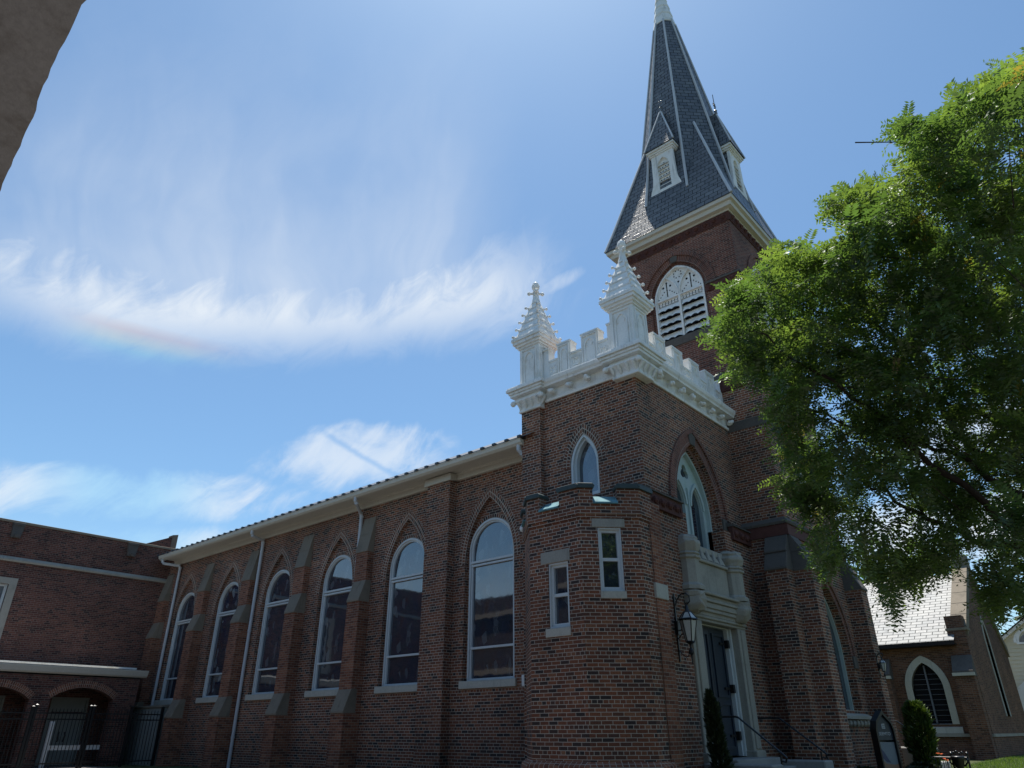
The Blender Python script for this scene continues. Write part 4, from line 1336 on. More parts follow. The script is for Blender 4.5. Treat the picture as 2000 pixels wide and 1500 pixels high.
def dormer(fr0):
    fr = Fr((TCX, TCY, 0), fr0.u)
    D0 = 1.90                              # distance of the face from the axis
    o = MB()
    prof = [(-.60, 18.58), (.60, 18.58), (.57, 18.72), (.49, 18.95), (.45, 19.25), (.43, 20.28), (-.43, 20.28), (-.45, 19.25), (-.49, 18.95), (-.57, 18.72)]
    op_ = arch(0, 18.70, 19.72, .23, .42, 8)
    o.panel(fr, prof, [op_], D0)
    o.rim(fr, prof, D0 - .10, D0); o.rim(fr, op_, D0 - .09, D0)
    o.panel(fr, op_, [], D0 - .085)
    for s_ in (-1, 1):
        o.tube([fr.pt(s_ * .30 + .05 * math.cos(t), 20.14 + .05 * math.sin(t), D0 + .004) for t in np.linspace(0, 5, 8)], .012, 5)
    for q, z0, z1 in ((.47, 20.28, 20.34), (.51, 20.34, 20.42), (.56, 20.42, 20.50)):
        o.fbox(fr, -q, q, z0, z1, .9, D0 + q - .43)
    do = o.build('dormer', M['white'], CH, label='white louvred dormer with steep slate hood on the spire')
    b_ = MB()
    for s_ in (-1, 1):
        b_.face([fr.pt(s_ * .42, 18.58, D0 - .1), fr.pt(s_ * .42, 20.3, D0 - .1), fr.pt(s_ * .42, 20.3, .8), fr.pt(s_ * .42, 18.58, .8)])
    e = .59
    De = D0 + .17
    ap, rg = fr.pt(0, 22.72, 1.52), fr.pt(0, 22.72, 1.05)
    b_.face([fr.pt(-e, 20.5, De), fr.pt(e, 20.5, De), ap])
    for s_ in (-1, 1): b_.face([fr.pt(s_ * e, 20.5, De), fr.pt(s_ * e, 20.5, .8), rg, ap])
    b_.build('dormer_roof', M['slate'], do)
    b_ = MB()
    for s_ in (-1, 1):
        b_.tube([fr.pt(s_ * e, 20.52, De), ap], .032, 6)
    b_.tube([ap, rg], .032, 6)
    b_.build('hip_roll', M['pipe'], do)
    b_ = MB()
    a0 = Vector(ap)
    b_.lathe((a0.x, a0.y), [(.07, 22.68), (.05, 22.80), (.075, 22.84), (.03, 22.90), (.018, 23.1), (.045, 23.16), (.018, 23.24), (.014, 23.72)], 6)
    for s_ in (-1, 1):
        b_.tube([fr.pt(0, 23.0, 1.52), fr.pt(s_ * .10, 23.08, 1.52), fr.pt(s_ * .12, 23.17, 1.52), fr.pt(s_ * .05, 23.2, 1.52), fr.pt(0, 23.3, 1.52)], .012, 5)
    b_.build('finial', M['grey_lead'], do)
    b_ = MB(); h_ = MB()
    for k in range(6):
        z = 18.76 + k * .185
        b_.fbox(fr, -.22, .22, z + .10, z + .125, D0 - .085, D0 - .03)
        b_.prism(Fr(fr.pt(-.22, 0, 0), -fr.n), [(-D0 + .035, z + .10), (-D0 + .05, z + .10), (-D0 + .085, z + .17), (-D0 + .08, z + .17)], 0, .44)
        for j in range(4):
            u = -.165 + j * .11
            h_.prism(fr, [(u - .035, z + .0), (u + .035, z + .0), (u, z + .05)], D0 - .09, D0 - .078)
    h_.prism(fr, [(.035 * math.cos(t), 19.86 + .035 * math.sin(t)) for t in np.linspace(0, 6.28, 9)[:-1]], D0 - .09, D0 - .078)
    b_.build('slat', M['white'], do); h_.build('piercing', M['black'], do)
for fr in bel: dormer(fr)

# ------------------------------------------------------------------ parish hall wing on the left
WX = -31.2
WG = thing('parish_hall', 'flat roofed dark red brick hall with stone string course and arcaded porch', 'building', (WX, 5, GZ))
wf = FX(WX)
b = MB()
WN = [(5.25, 4.40), (7.62, 4.40), (7.62, 6.50), (5.25, 6.50)]
DOORS = [[(7.25, .5), (8.55, .5), (8.55, 2.78), (7.25, 2.78)], [(10.05, .5), (11.33, .5), (11.33, 2.78), (10.05, 2.78)]]
b.panel(wf, [(-6, .1), (13.45, .1), (13.45, 8.70), (-6, 8.70)], [WN] + DOORS)
b.rim(wf, WN, -.25, 0)
for d in DOORS: b.rim(wf, d, -.2, 0)
b.box(-46, WX - .3, -6, 26, .1, 8.2)
b.face([(WX, 13.45, .1), (-46, 13.45, .1), (-46, 13.45, 8.7), (WX, 13.45, 8.7)])
b.face([(WX, -6, .1), (-46, -6, .1), (-46, -6, 8.7), (WX, -6, 8.7)])
b.box(WX - .36, WX - .004, -5.99, 13.44, 7.0, 8.69)
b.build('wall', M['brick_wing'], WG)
b = MB()
b.box(WX - .40, WX + .035, -6.05, 13.42, 8.70, 8.79)
b.build('coping', M['cap'], WG, bevel=.01)
b = MB()
b.prism(Fr((0, -6, 0), (1, 0, 0)), [(WX - .05, 7.30), (WX + .07, 7.30), (WX + .09, 7.36), (WX + .06, 7.42), (WX - .05, 7.52)], -19.3, 0)
b.build('string_course', M['lime'], WG)
for y in (4.9 - 1.9, 7.35, 11.57):
    s = MB()
    s.prism(wf, [(y - .15, 8.15), (y + .15, 8.15), (y + .19, 8.62), (y - .19, 8.62)], -.02, .13)
    s.tube([wf.pt(y, 8.24, .05), wf.pt(y, 8.22, .22)], .085, 8)
    s.fbox(wf, y - .20, y + .20, 8.60, 8.70, -.02, .16)
    s.build('scupper', M['dark'], WG, bevel=.01)
f = MB()
f.ringsolid(wf, [(5.0, 4.15), (7.87, 4.15), (7.87, 6.72), (5.0, 6.72)], WN, -.05, .03)
o = f.build('window', M['lime'], WG, label='wide stone framed window at the left edge')
f = MB()
f.ringsolid(wf, WN, [(5.33, 4.48), (7.54, 4.48), (7.54, 6.42), (5.33, 6.42)], -.2, -.10)
for y in (6.06, 6.80): f.fbox(wf, y - .03, y + .03, 4.48, 6.42, -.2, -.11)
f.build('frame', M['frame'], o)
MB().panel(wf, WN, [], -.17).build('glass', M['glass'], o)
b = MB()
b.prism(FX(-33.2), [(11.9, 8.1), (13.95, 8.1), (13.95, 9.76), (12.6, 9.14), (11.9, 8.9)], -.35, 0)
rp = b.build('roof_parapet', M['brick_wing'], WG)
MB().prism(FX(-33.17), [(13.95, 8.1), (14.2, 8.1), (14.2, 9.90), (13.95, 9.84)], -.41, 0).build('end_stone', M['cap'], rp)
# arcaded porch
PX = -29.3
pf = FX(PX)
AR = [(7.72, 2.62), (10.42, 2.68), (5.02, 2.62)]
b = MB()
al = [seg_arch(c, .2, z, 1.03, .36) for c, z in AR]
b.panel(pf, [(3.2, .1), (12.25, .1), (12.25, 3.40), (3.2, 3.40)], [a for a in al])
for a in al: b.rim(pf, a, -.36, 0)
b.panel(pf, [(3.2, .1), (12.25, .1), (12.25, 3.40), (3.2, 3.40)], [a for a in al], -.36)
for y in (3.2, 12.25): b.face([(PX, y, .1), (WX, y, .1), (WX, y, 3.4), (PX, y, 3.4)])
b.face([(PX - .36, 3.2, 3.2), (WX, 3.2, 3.2), (WX, 12.25, 3.2), (PX - .36, 12.25, 3.2)])
pc = b.build('porch', M['brick_wing'], WG, label='low brick porch with segmental arches')
b = MB()
for c, z in AR:
    lo_, li_ = seg_arch(c, .2, z, 1.03, .36, 14, .22)[2:], seg_arch(c, .2, z, 1.03, .36, 14, .112)[2:]
    l0 = seg_arch(c, .2, z, 1.03, .36, 14, .108)[2:]; l1 = seg_arch(c, .2, z, 1.03, .36, 14, .002)[2:]
    b.ringsolid(pf, lo_, li_, -.02, .005, 0, False, True); b.ringsolid(pf, l0, l1, -.02, .005, 0, False, True)
b.build_each('arch_ring', M['brick_arch_org'], pc)
b = MB()
b.prism(Fr((0, 3.0, 0), (1, 0, 0)), [(WX, 3.45), (PX + .05, 3.45), (PX + .10, 3.50), (PX + .16, 3.66), (PX + .16, 3.69), (PX + .1, 3.69), (WX, 3.85)], -9.45, 0)
b.build('porch_gutter', M['trim'], pc)
b = MB(); b.prism(Fr((0, 3.0, 0), (1, 0, 0)), [(WX, 3.78), (PX - .25, 3.72), (PX - .02, 3.72), (PX - .02, 3.78), (PX - .28, 3.80), (WX, 3.9)], -9.05, 0)
b.build('porch_roof_edge', M['white'], pc)
for i, d in enumerate(DOORS):
    f = MB()
    y0, y1, zt = d[0][0], d[1][0], d[2][1]
    f.ringsolid(wf, [(y0, .5), (y1, .5), (y1, zt), (y0, zt)], [(y0 + .07, .5), (y1 - .07, .5), (y1 - .07, zt - .07), (y0 + .07, zt - .07)], -.15, .03)
    f.fbox(wf, y0 + .07, y1 - .07, .5, zt - .52, -.12, -.08); f.fbox(wf, y0 + .07, y1 - .07, zt - .48, zt - .07, -.12, -.07)
    f.fbox(wf, (y0 + y1) / 2 - .008, (y0 + y1) / 2 + .008, .5, zt - .52, -.1, -.075)
    o = f.build('door', M['greydoor'], WG, label='grey steel double door inside the porch')
    h = MB()
    for s_ in (-.09, .09):
        h.tube([wf.pt((y0 + y1) / 2 + s_, 1.32, -.07), wf.pt((y0 + y1) / 2 + s_, 1.36, -.02), wf.pt((y0 + y1) / 2 + s_ * 1.3, 1.52, -.02), wf.pt((y0 + y1) / 2 + s_, 1.62, -.07)], .022, 6)
    h.build('handle', M['iron'], o)
# stone-capped enclosure in the corner
b = MB().box(-30.9, -28.1, 12.72, 12.98, .1, 2.42)
en_ = thing('low_wall', 'low grey rendered wall with stone cap behind the black fence', 'wall', (-29.5, 12.5, GZ))
b.build('wall', M['greydoor'], en_)
MB().box(-30.95, -28.05, 12.67, 13.03, 2.42, 2.50).build('cap', M['cap'], en_, bevel=.01)
# white rail and post inside the porch opening
b = MB()
b.tube([(-28.9, 9.02, .55), (-28.9, 9.02, 1.95)], .05, 8)
wr = thing('porch_railing', 'white horizontal rail and post across the porch arch', 'railing', (-28.9, 10, GZ))
MB().box(-28.96, -28.84, 9.45, 9.57, .5, 1.95).build('post', M['white_rail'], wr)
MB().box(-28.95, -28.85, 9.57, 11.2, 1.08, 1.22).build('rail', M['white_rail'], wr)

# ------------------------------------------------------------------ black iron fence and gate (plane x = -28)
def fence_run(parent, y0, y1, zt=2.30, step=.112):
    for z in (zt - .12, zt - .30, .72):
        MB().box(-28.02, -27.98, y0, y1, z - .02, z + .02).build('rail', M['iron'], parent)
    y = y0 + step
    while y < y1 - .05:
        m_ = MB().box(-28.009, -27.991, y - .009, y + .009, .6, zt - .03)
        m_.lathe((-28, y), [(.012, zt - .03), (.014, zt - .02), (.001, zt + .035)], 4, 0, .78)
        m_.build('picket', M['iron'], parent)
        y += step
def fpost(parent, y, zt=2.40, r=.04):
    m_ = MB().box(-28 - r, -28 + r, y - r, y + r, .5, zt)
    m_.lathe((-28, y), [((r + .012) * 1.414, zt), ((r + .012) * 1.414, zt + .02), (.005, zt + .05)], 4, 0, math.pi / 4)
    m_.build('post', M['iron'], parent)
fe = thing('iron_fence', 'black iron picket fence between gate and nave buttress', 'fence', (-28, 11.6, GZ))
fence_run(fe, 10.42, 11.61); fence_run(fe, 11.69, 12.72)
for y in (10.38, 11.65, 12.74): fpost(fe, y)
gt = thing('iron_gate', 'black iron picket gate before the porch arch', 'gate', (-28, 9.4, GZ))
fence_run(gt, 8.68, 10.26)
for y in (8.63, 10.28): fpost(gt, y, 2.40, .035)
f2 = thing('iron_fence', 'black iron picket fence running out of frame on the left', 'fence', (-28, 7, GZ))
fence_run(f2, 5.6, 8.5)
for y in (5.6, 8.54): fpost(f2, y, 2.35)

# ------------------------------------------------------------------ steps, cheek walls, handrails
st = thing('entrance_steps', 'concrete entrance steps with flat cheek blocks at the side door', 'steps', (-6.3, 15.3, GZ))
b = MB()
b.box(-7.4, -6.75, 14.25, 16.35, .1, 1.10)
for k in range(3): b.box(-6.75 + .3 * k, -6.45 + .3 * k, 14.25, 16.35, .1, .95 - .15 * k)
b.build('step', M['concrete'], st, bevel=.012)
for y0, y1 in ((13.75, 14.24), (16.36, 16.85)):
    MB().box(-7.22, -5.86, y0, y1, .1, 1.05).build('cheek_block', M['concrete'], st, bevel=.025)
def handrail(y, xa, xb, xc, za, zc, lab, zb=.6):
    h = thing('handrail', lab, 'handrail', (xc, y, zb), 'black iron handrails')
    MB().tube([(xa, y, za), (xb - .05, y, za), (xb, y, za - .012), (xb + .05, y, za - .05), (xc, y, zc), (xc + .05, y, zc - .05), (xc + .02, y, zc - .12), (xc - .03, y, zc - .10)], .019, 8).build('rail', M['iron'], h)
    MB().tube([(xc - .06, y, zc), (xc - .06, y, zb)], .019, 8).build('post', M['iron'], h)
    MB().tube([(xa + .12, y, za), (xa + .12, y, 1.05)], .016, 8).build('post', M['iron'], h)
handrail(14.32, -7.15, -6.66, -5.86, 1.85, 1.20, 'black handrail beside the thin cypress at the entrance door')
handrail(16.62, -7.40, -6.76, -5.94, 1.85, 1.21, 'black handrail right of the entrance door')

# ------------------------------------------------------------------ lanterns
def lantern(fr, u, z, s, lab):
    L_ = thing('wall_lantern', lab, 'lantern', fr.pt(u, z - .9 * s, 0))
    b = MB()
    b.fbox(fr, u - .018, u + .018, z - 1.12 * s, z + .18 * s, 0, .03)
    b.fbox(fr, u - .06, u + .06, z - .62 * s, z - .36 * s, 0, .07)
    A = [(0.02, -.05), (.06, .06), (.16, .16), (.27, .17), (.34, .10), (.34, .0), (.28, -.05), (.22, -.02), (.23, .03)]
    b.tube([fr.pt(u, z + q * s, .02 + p_ * s) for p_, q in A], .014, 6)
    b.tube([fr.pt(u, z - .55 * s, .02), fr.pt(u, z - .52 * s, .14 * s)], .012, 6)
    b.tube([fr.pt(u, z - .70 * s, .02), fr.pt(u, z - .62 * s, .10 * s), fr.pt(u, z - .60 * s, .16 * s)], .010, 6)
    b.tube([fr.pt(u, z + q * s, .02 + p_ * s) for p_, q in ((.0, -.90), (.06, -.98), (.14, -1.04), (.20, -1.02), (.21, -.96), (.17, -.95))], .010, 6)
    b.build('bracket', M['iron'], L_)
    c = fr.pt(u, 0, .28 * s)
    q = lambda r, zz: (r * s, z + zz * s)
    t = MB()
    t.lathe((c.x, c.y), [q(.035, -.02), q(.02, -.06), q(.03, -.10), q(.05, -.18), q(.075, -.20)], 8)
    t.build('finial', M['iron'], L_)
    fr_ = MB(); gl = MB()
    n = 6
    def hexp(r, zz): return [(c.x + r * s * math.cos(2 * math.pi * k / n + .3), c.y + r * s * math.sin(2 * math.pi * k / n + .3), z + zz * s) for k in range(n)]
    a0, a1, a2, a3 = hexp(.075, -.20), hexp(.185, -.34), hexp(.165, -.37), hexp(.085, -.76)
    for k in range(n):
        j = (k + 1) % n
        fr_.tube([a0[k], a1[k]], .013 * s, 5); fr_.tube([a1[k], a1[j]], .016 * s, 5); fr_.tube([a2[k], a3[k]], .011 * s, 5); fr_.tube([a3[k], a3[j]], .013 * s, 5); fr_.tube([a0[k], a0[j]], .012 * s, 5)
        gl.face([a0[k], a0[j], a1[j], a1[k]]); gl.face([a2[k], a2[j], a3[j], a3[k]])
    fr_.lathe((c.x, c.y), [q(.09, -.78), q(.05, -.80), q(.02, -.82), q(.02, -.88), q(.05, -.92), q(.05, -.97), q(.018, -1.02), q(.012, -1.18)], 8)
    fr_.build('cage', M['iron'], L_); gl.build('pane', M['lampglass'], L_)
    MB().lathe((c.x, c.y), [q(.028, -.74), q(.028, -.5), q(.02, -.44)], 8).build('bulb', M['white'], L_)
lantern(FX(-7.26), 13.32, 3.94, 1.0, 'black wrought iron lantern on a scroll bracket beside the entrance door')
lantern(FX(-5.83), 21.36, 3.36, .48, 'smaller black lantern at the far corner of the tower')

# floodlight, conduit and box at the turret corner
fl = thing('floodlight', 'small white and black floodlight on the wall behind the turret', 'floodlight', (-11.05, 13.2, 6.1))
m_ = MB(); m_.box(-11.14, -11.0, 13.06, 13.24, 6.38, 6.55); m_.build('head', M['iron'], fl, bevel=.01)
MB().tube([(-11.06, 13.12, 6.40), (-11.05, 13.06, 6.22)], .012, 6).build('arm', M['iron'], fl)
m_ = MB(); m_.lathe((-11.02, 13.02), [(.03, 6.0), (.075, 6.03), (.085, 6.10), (.05, 6.16), (.02, 6.2)], 10); m_.build('lamp', M['white'], fl, smooth=True)
cb = thing('meter_box', 'small white electrical box with conduit beside the turret', 'electrical box', (-11.18, 13.22, .6))
MB().box(-11.24, -11.12, 13.17, 13.3, 2.52, 2.76).build('box', M['white'], cb, bevel=.01)
MB().tube([(-11.18, 13.26, 2.53), (-11.18, 13.26, 1.12), (-11.2, 13.24, 1.04), (-11.42, 13.24, .82), (-11.45, 13.24, .6)], .014, 6).build('conduit', M['grey_lead'], cb)

# ------------------------------------------------------------------ chapel behind on the right
KX, KY, KE, KR, KG = -6.1, 36.0, 5.05, 8.55, .60
CP = thing('chapel', 'brick chapel with pale slate roof and tall gable behind the tower', 'chapel', (-8, 38, KG))
kf, kg = FY(KY), FX(KX)
KM = 40.7
KD = 2 * KM - KY
b = MB()
kw = arch(-8.02, 1.82, 3.2, .60, 1.15, 12)
b.panel(kf, [(-20, .3), (KX, .3), (KX, KE), (-20, KE)], [kw])
b.rim(kf, kw, -.25, 0)
gl_ = arch(KM, 2.15, 5.2, .42, 1.5, 10)
b.panel(kg, [(KY, .3), (KD, .3), (KD, KE), (KM, KR + .05), (KY, KE)], [gl_])
b.rim(kg, gl_, -.25, 0)
b.face([(-20, KD, .3), (KX, KD, .3), (KX, KD, KE), (-20, KD, KE)])
b.box(KX - .65, KX + .01, KY - .02, KY + .55, KE - .2, KE + .95)
b.box(-9.95, -9.30, KY - .5, KY + .1, .3, 3.6)
b.box(KX - .72, KX - .02, KY - .5, KY + .1, .3, 3.6)
b.build('wall', M['brick_chapel'], CP)
b = MB()
yo, zo = KY - .38, KE - .05
b.face([(-20, yo, zo), (KX - .42, yo, zo), (KX - .42, KM, KR), (-20, KM, KR)])
b.face([(-20, KD + .3, zo), (KX - .42, KD + .3, zo), (KX - .42, KM, KR), (-20, KM, KR)])
rf_ = b.build('roof', M['slate_chapel'], CP, label='pale grey slate roof glaring in the sun')
b = MB().box(-20, KX - .42, yo - .06, yo + .05, zo - .17, zo - .02)
b.box(-20, KX - .42, yo + .05, KY + .05, zo - .19, zo - .12)
b.build('gutter', M['iron'], rf_)
b = MB()
L_ = math.hypot(KM - KY, KR - KE)
for y0, y1, z0, z1 in ((KY + .15, KM, KE + .55, KR + .42), (KD, KM, KE + .3, KR + .42)):
    for q in range(6):
        t0, t1 = q / 6, (q + 1) / 6 - .006
        P = lambda t, o: (y0 + (y1 - y0) * t, z0 + (z1 - z0) * t + o)
        a, c = P(t0, 0), P(t1, 0)
        b.prism(Fr((KX + .09, 0, 0), (0, 1, 0)), [(a[0], a[1] - .42), (c[0], c[1] - .42), (c[0], c[1]), (a[0], a[1])], -.62, 0)
b.box(KX - .6, KX + .14, KM - .3, KM + .3, KR + .1, KR + .75)
b.box(KX - .70, KX + .12, KY - .05, KY + .6, KE + .35, KE + .45)
b.build('gable_coping', M['cap'], CP)
for x0, x1 in ((-9.98, -9.27), (KX - .75, KX + .012)):
    s = MB()
    s.prism(Fr((x1, 0, 0), (0, 1, 0)), [(KY - .56, 3.58), (KY + .05, 3.58), (KY + .05, 4.42), (KY - .08, 4.42), (KY - .5, 3.82), (KY - .56, 3.80)], -(x1 - x0), 0)
    o = s.build('buttress_cap', M['dark'], CP, bevel=.01)
    MB().box(x0 - .02, x1 + .02, KY - .60, KY - .45, 3.60, 3.72).build('drip_stone', M['limeclean'], o)
s = MB()
s.ringsolid(kf, arch(-8.02, 1.82, 3.2, .60, 1.15, 12, -.26, 0), arch(-8.02, 1.82, 3.2, .60, 1.15, 12, .0, .0), -.22, .04)
s.prism(Fr((-8.95, 0, 0), (0, 1, 0)), [(KY - .10, 1.48), (KY + .2, 1.48), (KY + .2, 1.84), (KY - .05, 1.70)], 0, 1.86)
o = s.build('window', M['limeclean'], CP, label='pointed chapel window in a pale stone surround')
g = MB(); g.panel(kf, kw, [], -.2); g.build('glass', M['black'], o)
g = MB(); g.fbox(kf, -8.05, -7.99, 1.85, 4.1, -.2, -.12)
for k in range(10): g.fbox(kf, -8.6, -7.45, 1.95 + k * .2, 1.963 + k * .2, -.19, -.17)
g.build('mullion', M['grey_lead'], o)
s = MB()
s.ringsolid(kg, arch(KM, 2.15, 5.2, .42, 1.5, 10, -.16, 0), gl_, -.22, .03)
o = s.build('window', M['limeclean'], CP, label='tall lancet in the chapel gable')
MB().panel(kg, gl_, [], -.2).build('glass', M['black'], o)
s = MB().box(-20, KX + .05, KY - .10, KY + .02, 1.36, 1.47)
s.box(KX - .02, KX + .06, KY + .02, KD, 1.36, 1.47)
s.build('plinth_course', M['lime'], CP)

# ------------------------------------------------------------------ cream house far right
HY = 50
HO = thing('house', 'cream clapboard house with white trimmed gable beyond the chapel', 'house', (-3, HY, .6))
hf = FY(HY)
gx, gzp = -4.7, 7.62
b = MB()
b.panel(hf, [(gx - 3, .3), (gx + 3, .3), (gx + 3, 5.58), (gx, gzp), (gx - 3, 5.58)], [])
z = .5
while z < 7.5:
    hw_ = 3.0 if z < 5.5 else 3.0 * (gzp - z - .19) / 2.04 - .03
    c0 = gx
    if hw_ > .1:
        b.prism(Fr((c0 - hw_, 0, 0), (0, 1, 0)), [(HY - .035, z), (HY, z), (HY, z + .19)], 0, 2 * hw_)
    z += .20
b.box(gx - 3, gx + 3, HY + .01, HY + 10, .3, 5.5)
b.build('wall', M['siding'], HO)
b = MB()
for x0 in (gx - 3.35, gx + 3.35):
    b.prism(hf, [(x0, 5.40), (gx, gzp + .06), (gx, gzp - .10), (x0, 5.24)], -.1, .22)
b.build('trim', M['white'], HO)
b = MB()
b.face([(gx - 3.5, HY - .35, 5.36), (gx, HY - .35, gzp + .12), (gx, HY + 10, gzp + .12), (gx - 3.5, HY + 10, 5.36)])
b.face([(gx + 3.5, HY - .35, 5.36), (gx, HY - .35, gzp + .12), (gx, HY + 10, gzp + .12), (gx + 3.5, HY + 10, 5.36)])
b.build('roof', M['roofmetal'], HO)
b = MB()
cv = [(-5.35 + .62 * math.cos(t), 6.0 + .62 * math.sin(t)) for t in np.linspace(0, math.pi, 13)]
b.ringsolid(hf, [(x_ * 1.0 + (x_ + 4.25) * .15, z_ + (z_ - 6.0) * .15) for x_, z_ in cv], cv, -.02, .06, 0, False)
b.fbox(hf, -6.1, -4.6, 5.9, 6.0, -.02, .07)
o = b.build('gable_vent', M['white'], HO)
b = MB()
for k in range(9): b.fbox(hf, -5.35 - .6 * math.cos(k * .17), -5.35 + .6 * math.cos(k * .17), 6.0 + k * .065, 6.045 + k * .065, 0, .045)
b.build('louvre', M['grey_lead'], o)
b = MB()
b.prism(hf, [(-6.6, .3), (-3.2, .3), (-3.2, 3.6), (-4.9, 4.9), (-6.6, 3.6)], 0, 1.2)
b.build('porch', M['white'], HO)

# ------------------------------------------------------------------ standing sign beside the tower
SGX, SGY = -5.40, 19.25
SG = thing('sign', 'black pointed top standing sign with poster beside the tower steps', 'sign', (SGX, SGY, GZ))
a_ = R(22)
sf = Fr((SGX, SGY, 0), (math.cos(R(62)), math.sin(R(62)), 0))
b = MB()
def gothic(hw, z0, zs, zt): return [(-hw, z0), (hw, z0), (hw, zs), (hw * .80, zs + (zt - zs) * .45), (0, zt), (-hw * .80, zs + (zt - zs) * .45), (-hw, zs)]
b.ringsolid(sf, gothic(.28, .55, 1.62, 2.02), gothic(.245, .60, 1.60, 1.94), -.16, .02)
b.panel(sf, gothic(.28, .55, 1.62, 2.02), [], -.16)
b.build('cabinet', M['iron'], SG)
b = MB().fbox(sf, -.24, .24, 1.40, 1.60, -.12, -.03)
b.prism(sf, [(-.24, 1.60), (.24, 1.60), (.20, 1.76), (0, 1.93), (-.20, 1.76)], -.12, -.03)
hd_ = b.build('header', M['door'], SG)
def lettering(txt, fr, u, v, d, size, mat, parent):
    cu = bpy.data.curves.new('lettering', 'FONT')
    cu.body = txt; cu.size = size; cu.align_x = 'CENTER'; cu.extrude = .002
    tmp = bpy.data.objects.new('tmp', cu)
    COL.objects.link(tmp)
    bpy.context.view_layer.update()
    me = bpy.data.meshes.new_from_object(tmp.evaluated_get(bpy.context.evaluated_depsgraph_get()))
    bpy.data.objects.remove(tmp)
    for v_ in me.vertices: v_.co = fr.pt(u + v_.co.x, v + v_.co.y, d + v_.co.z)
    o = bpy.data.objects.new('lettering', me)
    me.materials.clear(); me.materials.append(mat)
    COL.objects.link(o); attach(o, parent)
lettering('SEEMTO', sf, 0, 1.50, -.026, .095, M['pipe'], SG)
em = MB().fbox(sf, -.05, .05, 1.64, 1.66, -.03, -.024); em.fbox(sf, -.05, .05, 1.68, 1.70, -.03, -.024); em.fbox(sf, -.05, .05, 1.72, 1.74, -.03, -.024); em.fbox(sf, -.05, -.03, 1.64, 1.74, -.03, -.024)
em.build('emblem', M['pipe'], SG)
P_ = {}
for n_, c_ in (('tan', (.36, .20, .12)), ('violet', (.10, .10, .15)), ('mist', (.22, .24, .25)), ('pale', (.34, .35, .28))):
    P_[n_] = plain('poster_' + n_, c_, .6, .3, 3.0, .3)
b = MB()
b.fbox(sf, -.24, .24, .62, 1.36, -.10, -.04, 0)
b.tess([[sf.pt(u, v, -.037) for u, v in ((-.24, 1.02), (-.12, .93), (.12, .90), (.24, .92), (.24, .76), (-.05, .76), (-.23, .86))]], 1)
b.tess([[sf.pt(u, v, -.036) for u, v in ((-.23, 1.28), (-.12, 1.16), (.02, .94), (-.10, .96), (-.26, 1.10))]], 2)
b.tess([[sf.pt(u, v, -.037) for u, v in ((-.24, .84), (-.05, .755), (.24, .755), (.24, .62), (-.24, .62))]], 3)
b.build('poster', [P_['mist'], P_['tan'], P_['violet'], P_['pale']], SG)
# far steps with two rails
fs = thing('tower_steps', 'low concrete steps and block at the foot of the tower', 'steps', (-5.4, 22.6, GZ))
MB().box(-6.1, -5.12, 22.0, 22.5, .2, 1.22).build('cheek_block', M['concrete'], fs, bevel=.03)
b = MB()
for k in range(3): b.box(-5.9 + .3 * k, -5.6 + .3 * k, 22.5, 24.2, .2, 1.0 - .16 * k)
b.build('step', M['concrete'], fs, bevel=.01)
handrail(21.9, -6.1, -5.80, -5.18, 1.82, 1.33, 'black handrail on the far steps crossing the round topped shrub', .6)
handrail(22.3, -6.3, -5.95, -5.42, 1.62, 1.20, 'lower black handrail just right of the pointed sign', .6)

# low black iron garden fence and flowers at lower right
gf = thing('garden_fence', 'low black iron garden fence with ball caps on the lawn edge', 'fence', (-4.3, 20.2, GZ))
b = MB()
for x in np.arange(-4.78, -4.1, .075): b.tube([(x, 20.2, .5), (x, 20.2, 1.05)], .008, 5)
b.build('picket_panel', M['iron'], gf)
MB().tube([(-4.82, 20.2, 1.05), (-4.05, 20.2, 1.05)], .012, 6).build('rail', M['iron'], gf)
MB().tube([(-4.82, 20.2, .72), (-4.05, 20.2, .72)], .012, 6).build('rail', M['iron'], gf)
for x in (-4.36, -4.04):
    m_ = MB().tube([(x, 20.2, .5), (x, 20.2, 1.10)], .02, 8); m_.ball((x, 20.2, 1.13), .032, 8); m_.build('post', M['iron'], gf)
fo = thing('planter', 'glossy black urn shaped planter with curled handles by the garden fence', 'planter', (-4.2, 20.0, GZ))
m_ = MB(); m_.lathe((-4.2, 20.0), [(.10, .5), (.09, .62), (.04, .70), (.05, .80), (.10, .90), (.13, 1.02), (.15, 1.06), (.13, 1.08)], 14)
m_.build('bowl', M['iron'], fo, smooth=True)
for s_ in (-1, 1):
    MB().tube([(-4.2 + s_ * .10, 20.0, .88), (-4.2 + s_ * .17, 20.0, .95), (-4.2 + s_ * .18, 20.0, 1.03), (-4.2 + s_ * .13, 20.0, 1.06)], .018, 8).build('handle', M['iron'], fo, smooth=True)
m_ = MB()
for k in range(5): m_.ball((-4.31 + k * .055, 19.98, 1.13 + .02 * (k % 3)), .026, 6)
m_.build('glass_ball', M['iron'], fo, smooth=True)
for i, (x, y, z) in enumerate(((-4.72, 20.6, 1.10), (-4.64, 20.55, 1.09), (-4.56, 20.4, 1.0), (-4.50, 20.35, .97))):
    fl_ = MB()
    for k in range(6):
        t = k * math.pi / 3
        fl_.face([(x, y, z), (x + .035 * math.cos(t - .35), y + .035 * math.sin(t - .35), z + .025), (x + .06 * math.cos(t), y + .06 * math.sin(t), z + .015), (x + .035 * math.cos(t + .35), y + .035 * math.sin(t + .35), z + .025)])
    f_ = thing('flower', 'orange lily in bloom on the lawn edge', 'flower', (x, y, GZ), 'orange lilies')
    fl_.build('petals', M['orange'], f_)
    MB().tube([(x, y, z), (x + .02, y, .5)], .006, 5).build('stem', M['earth'], f_)

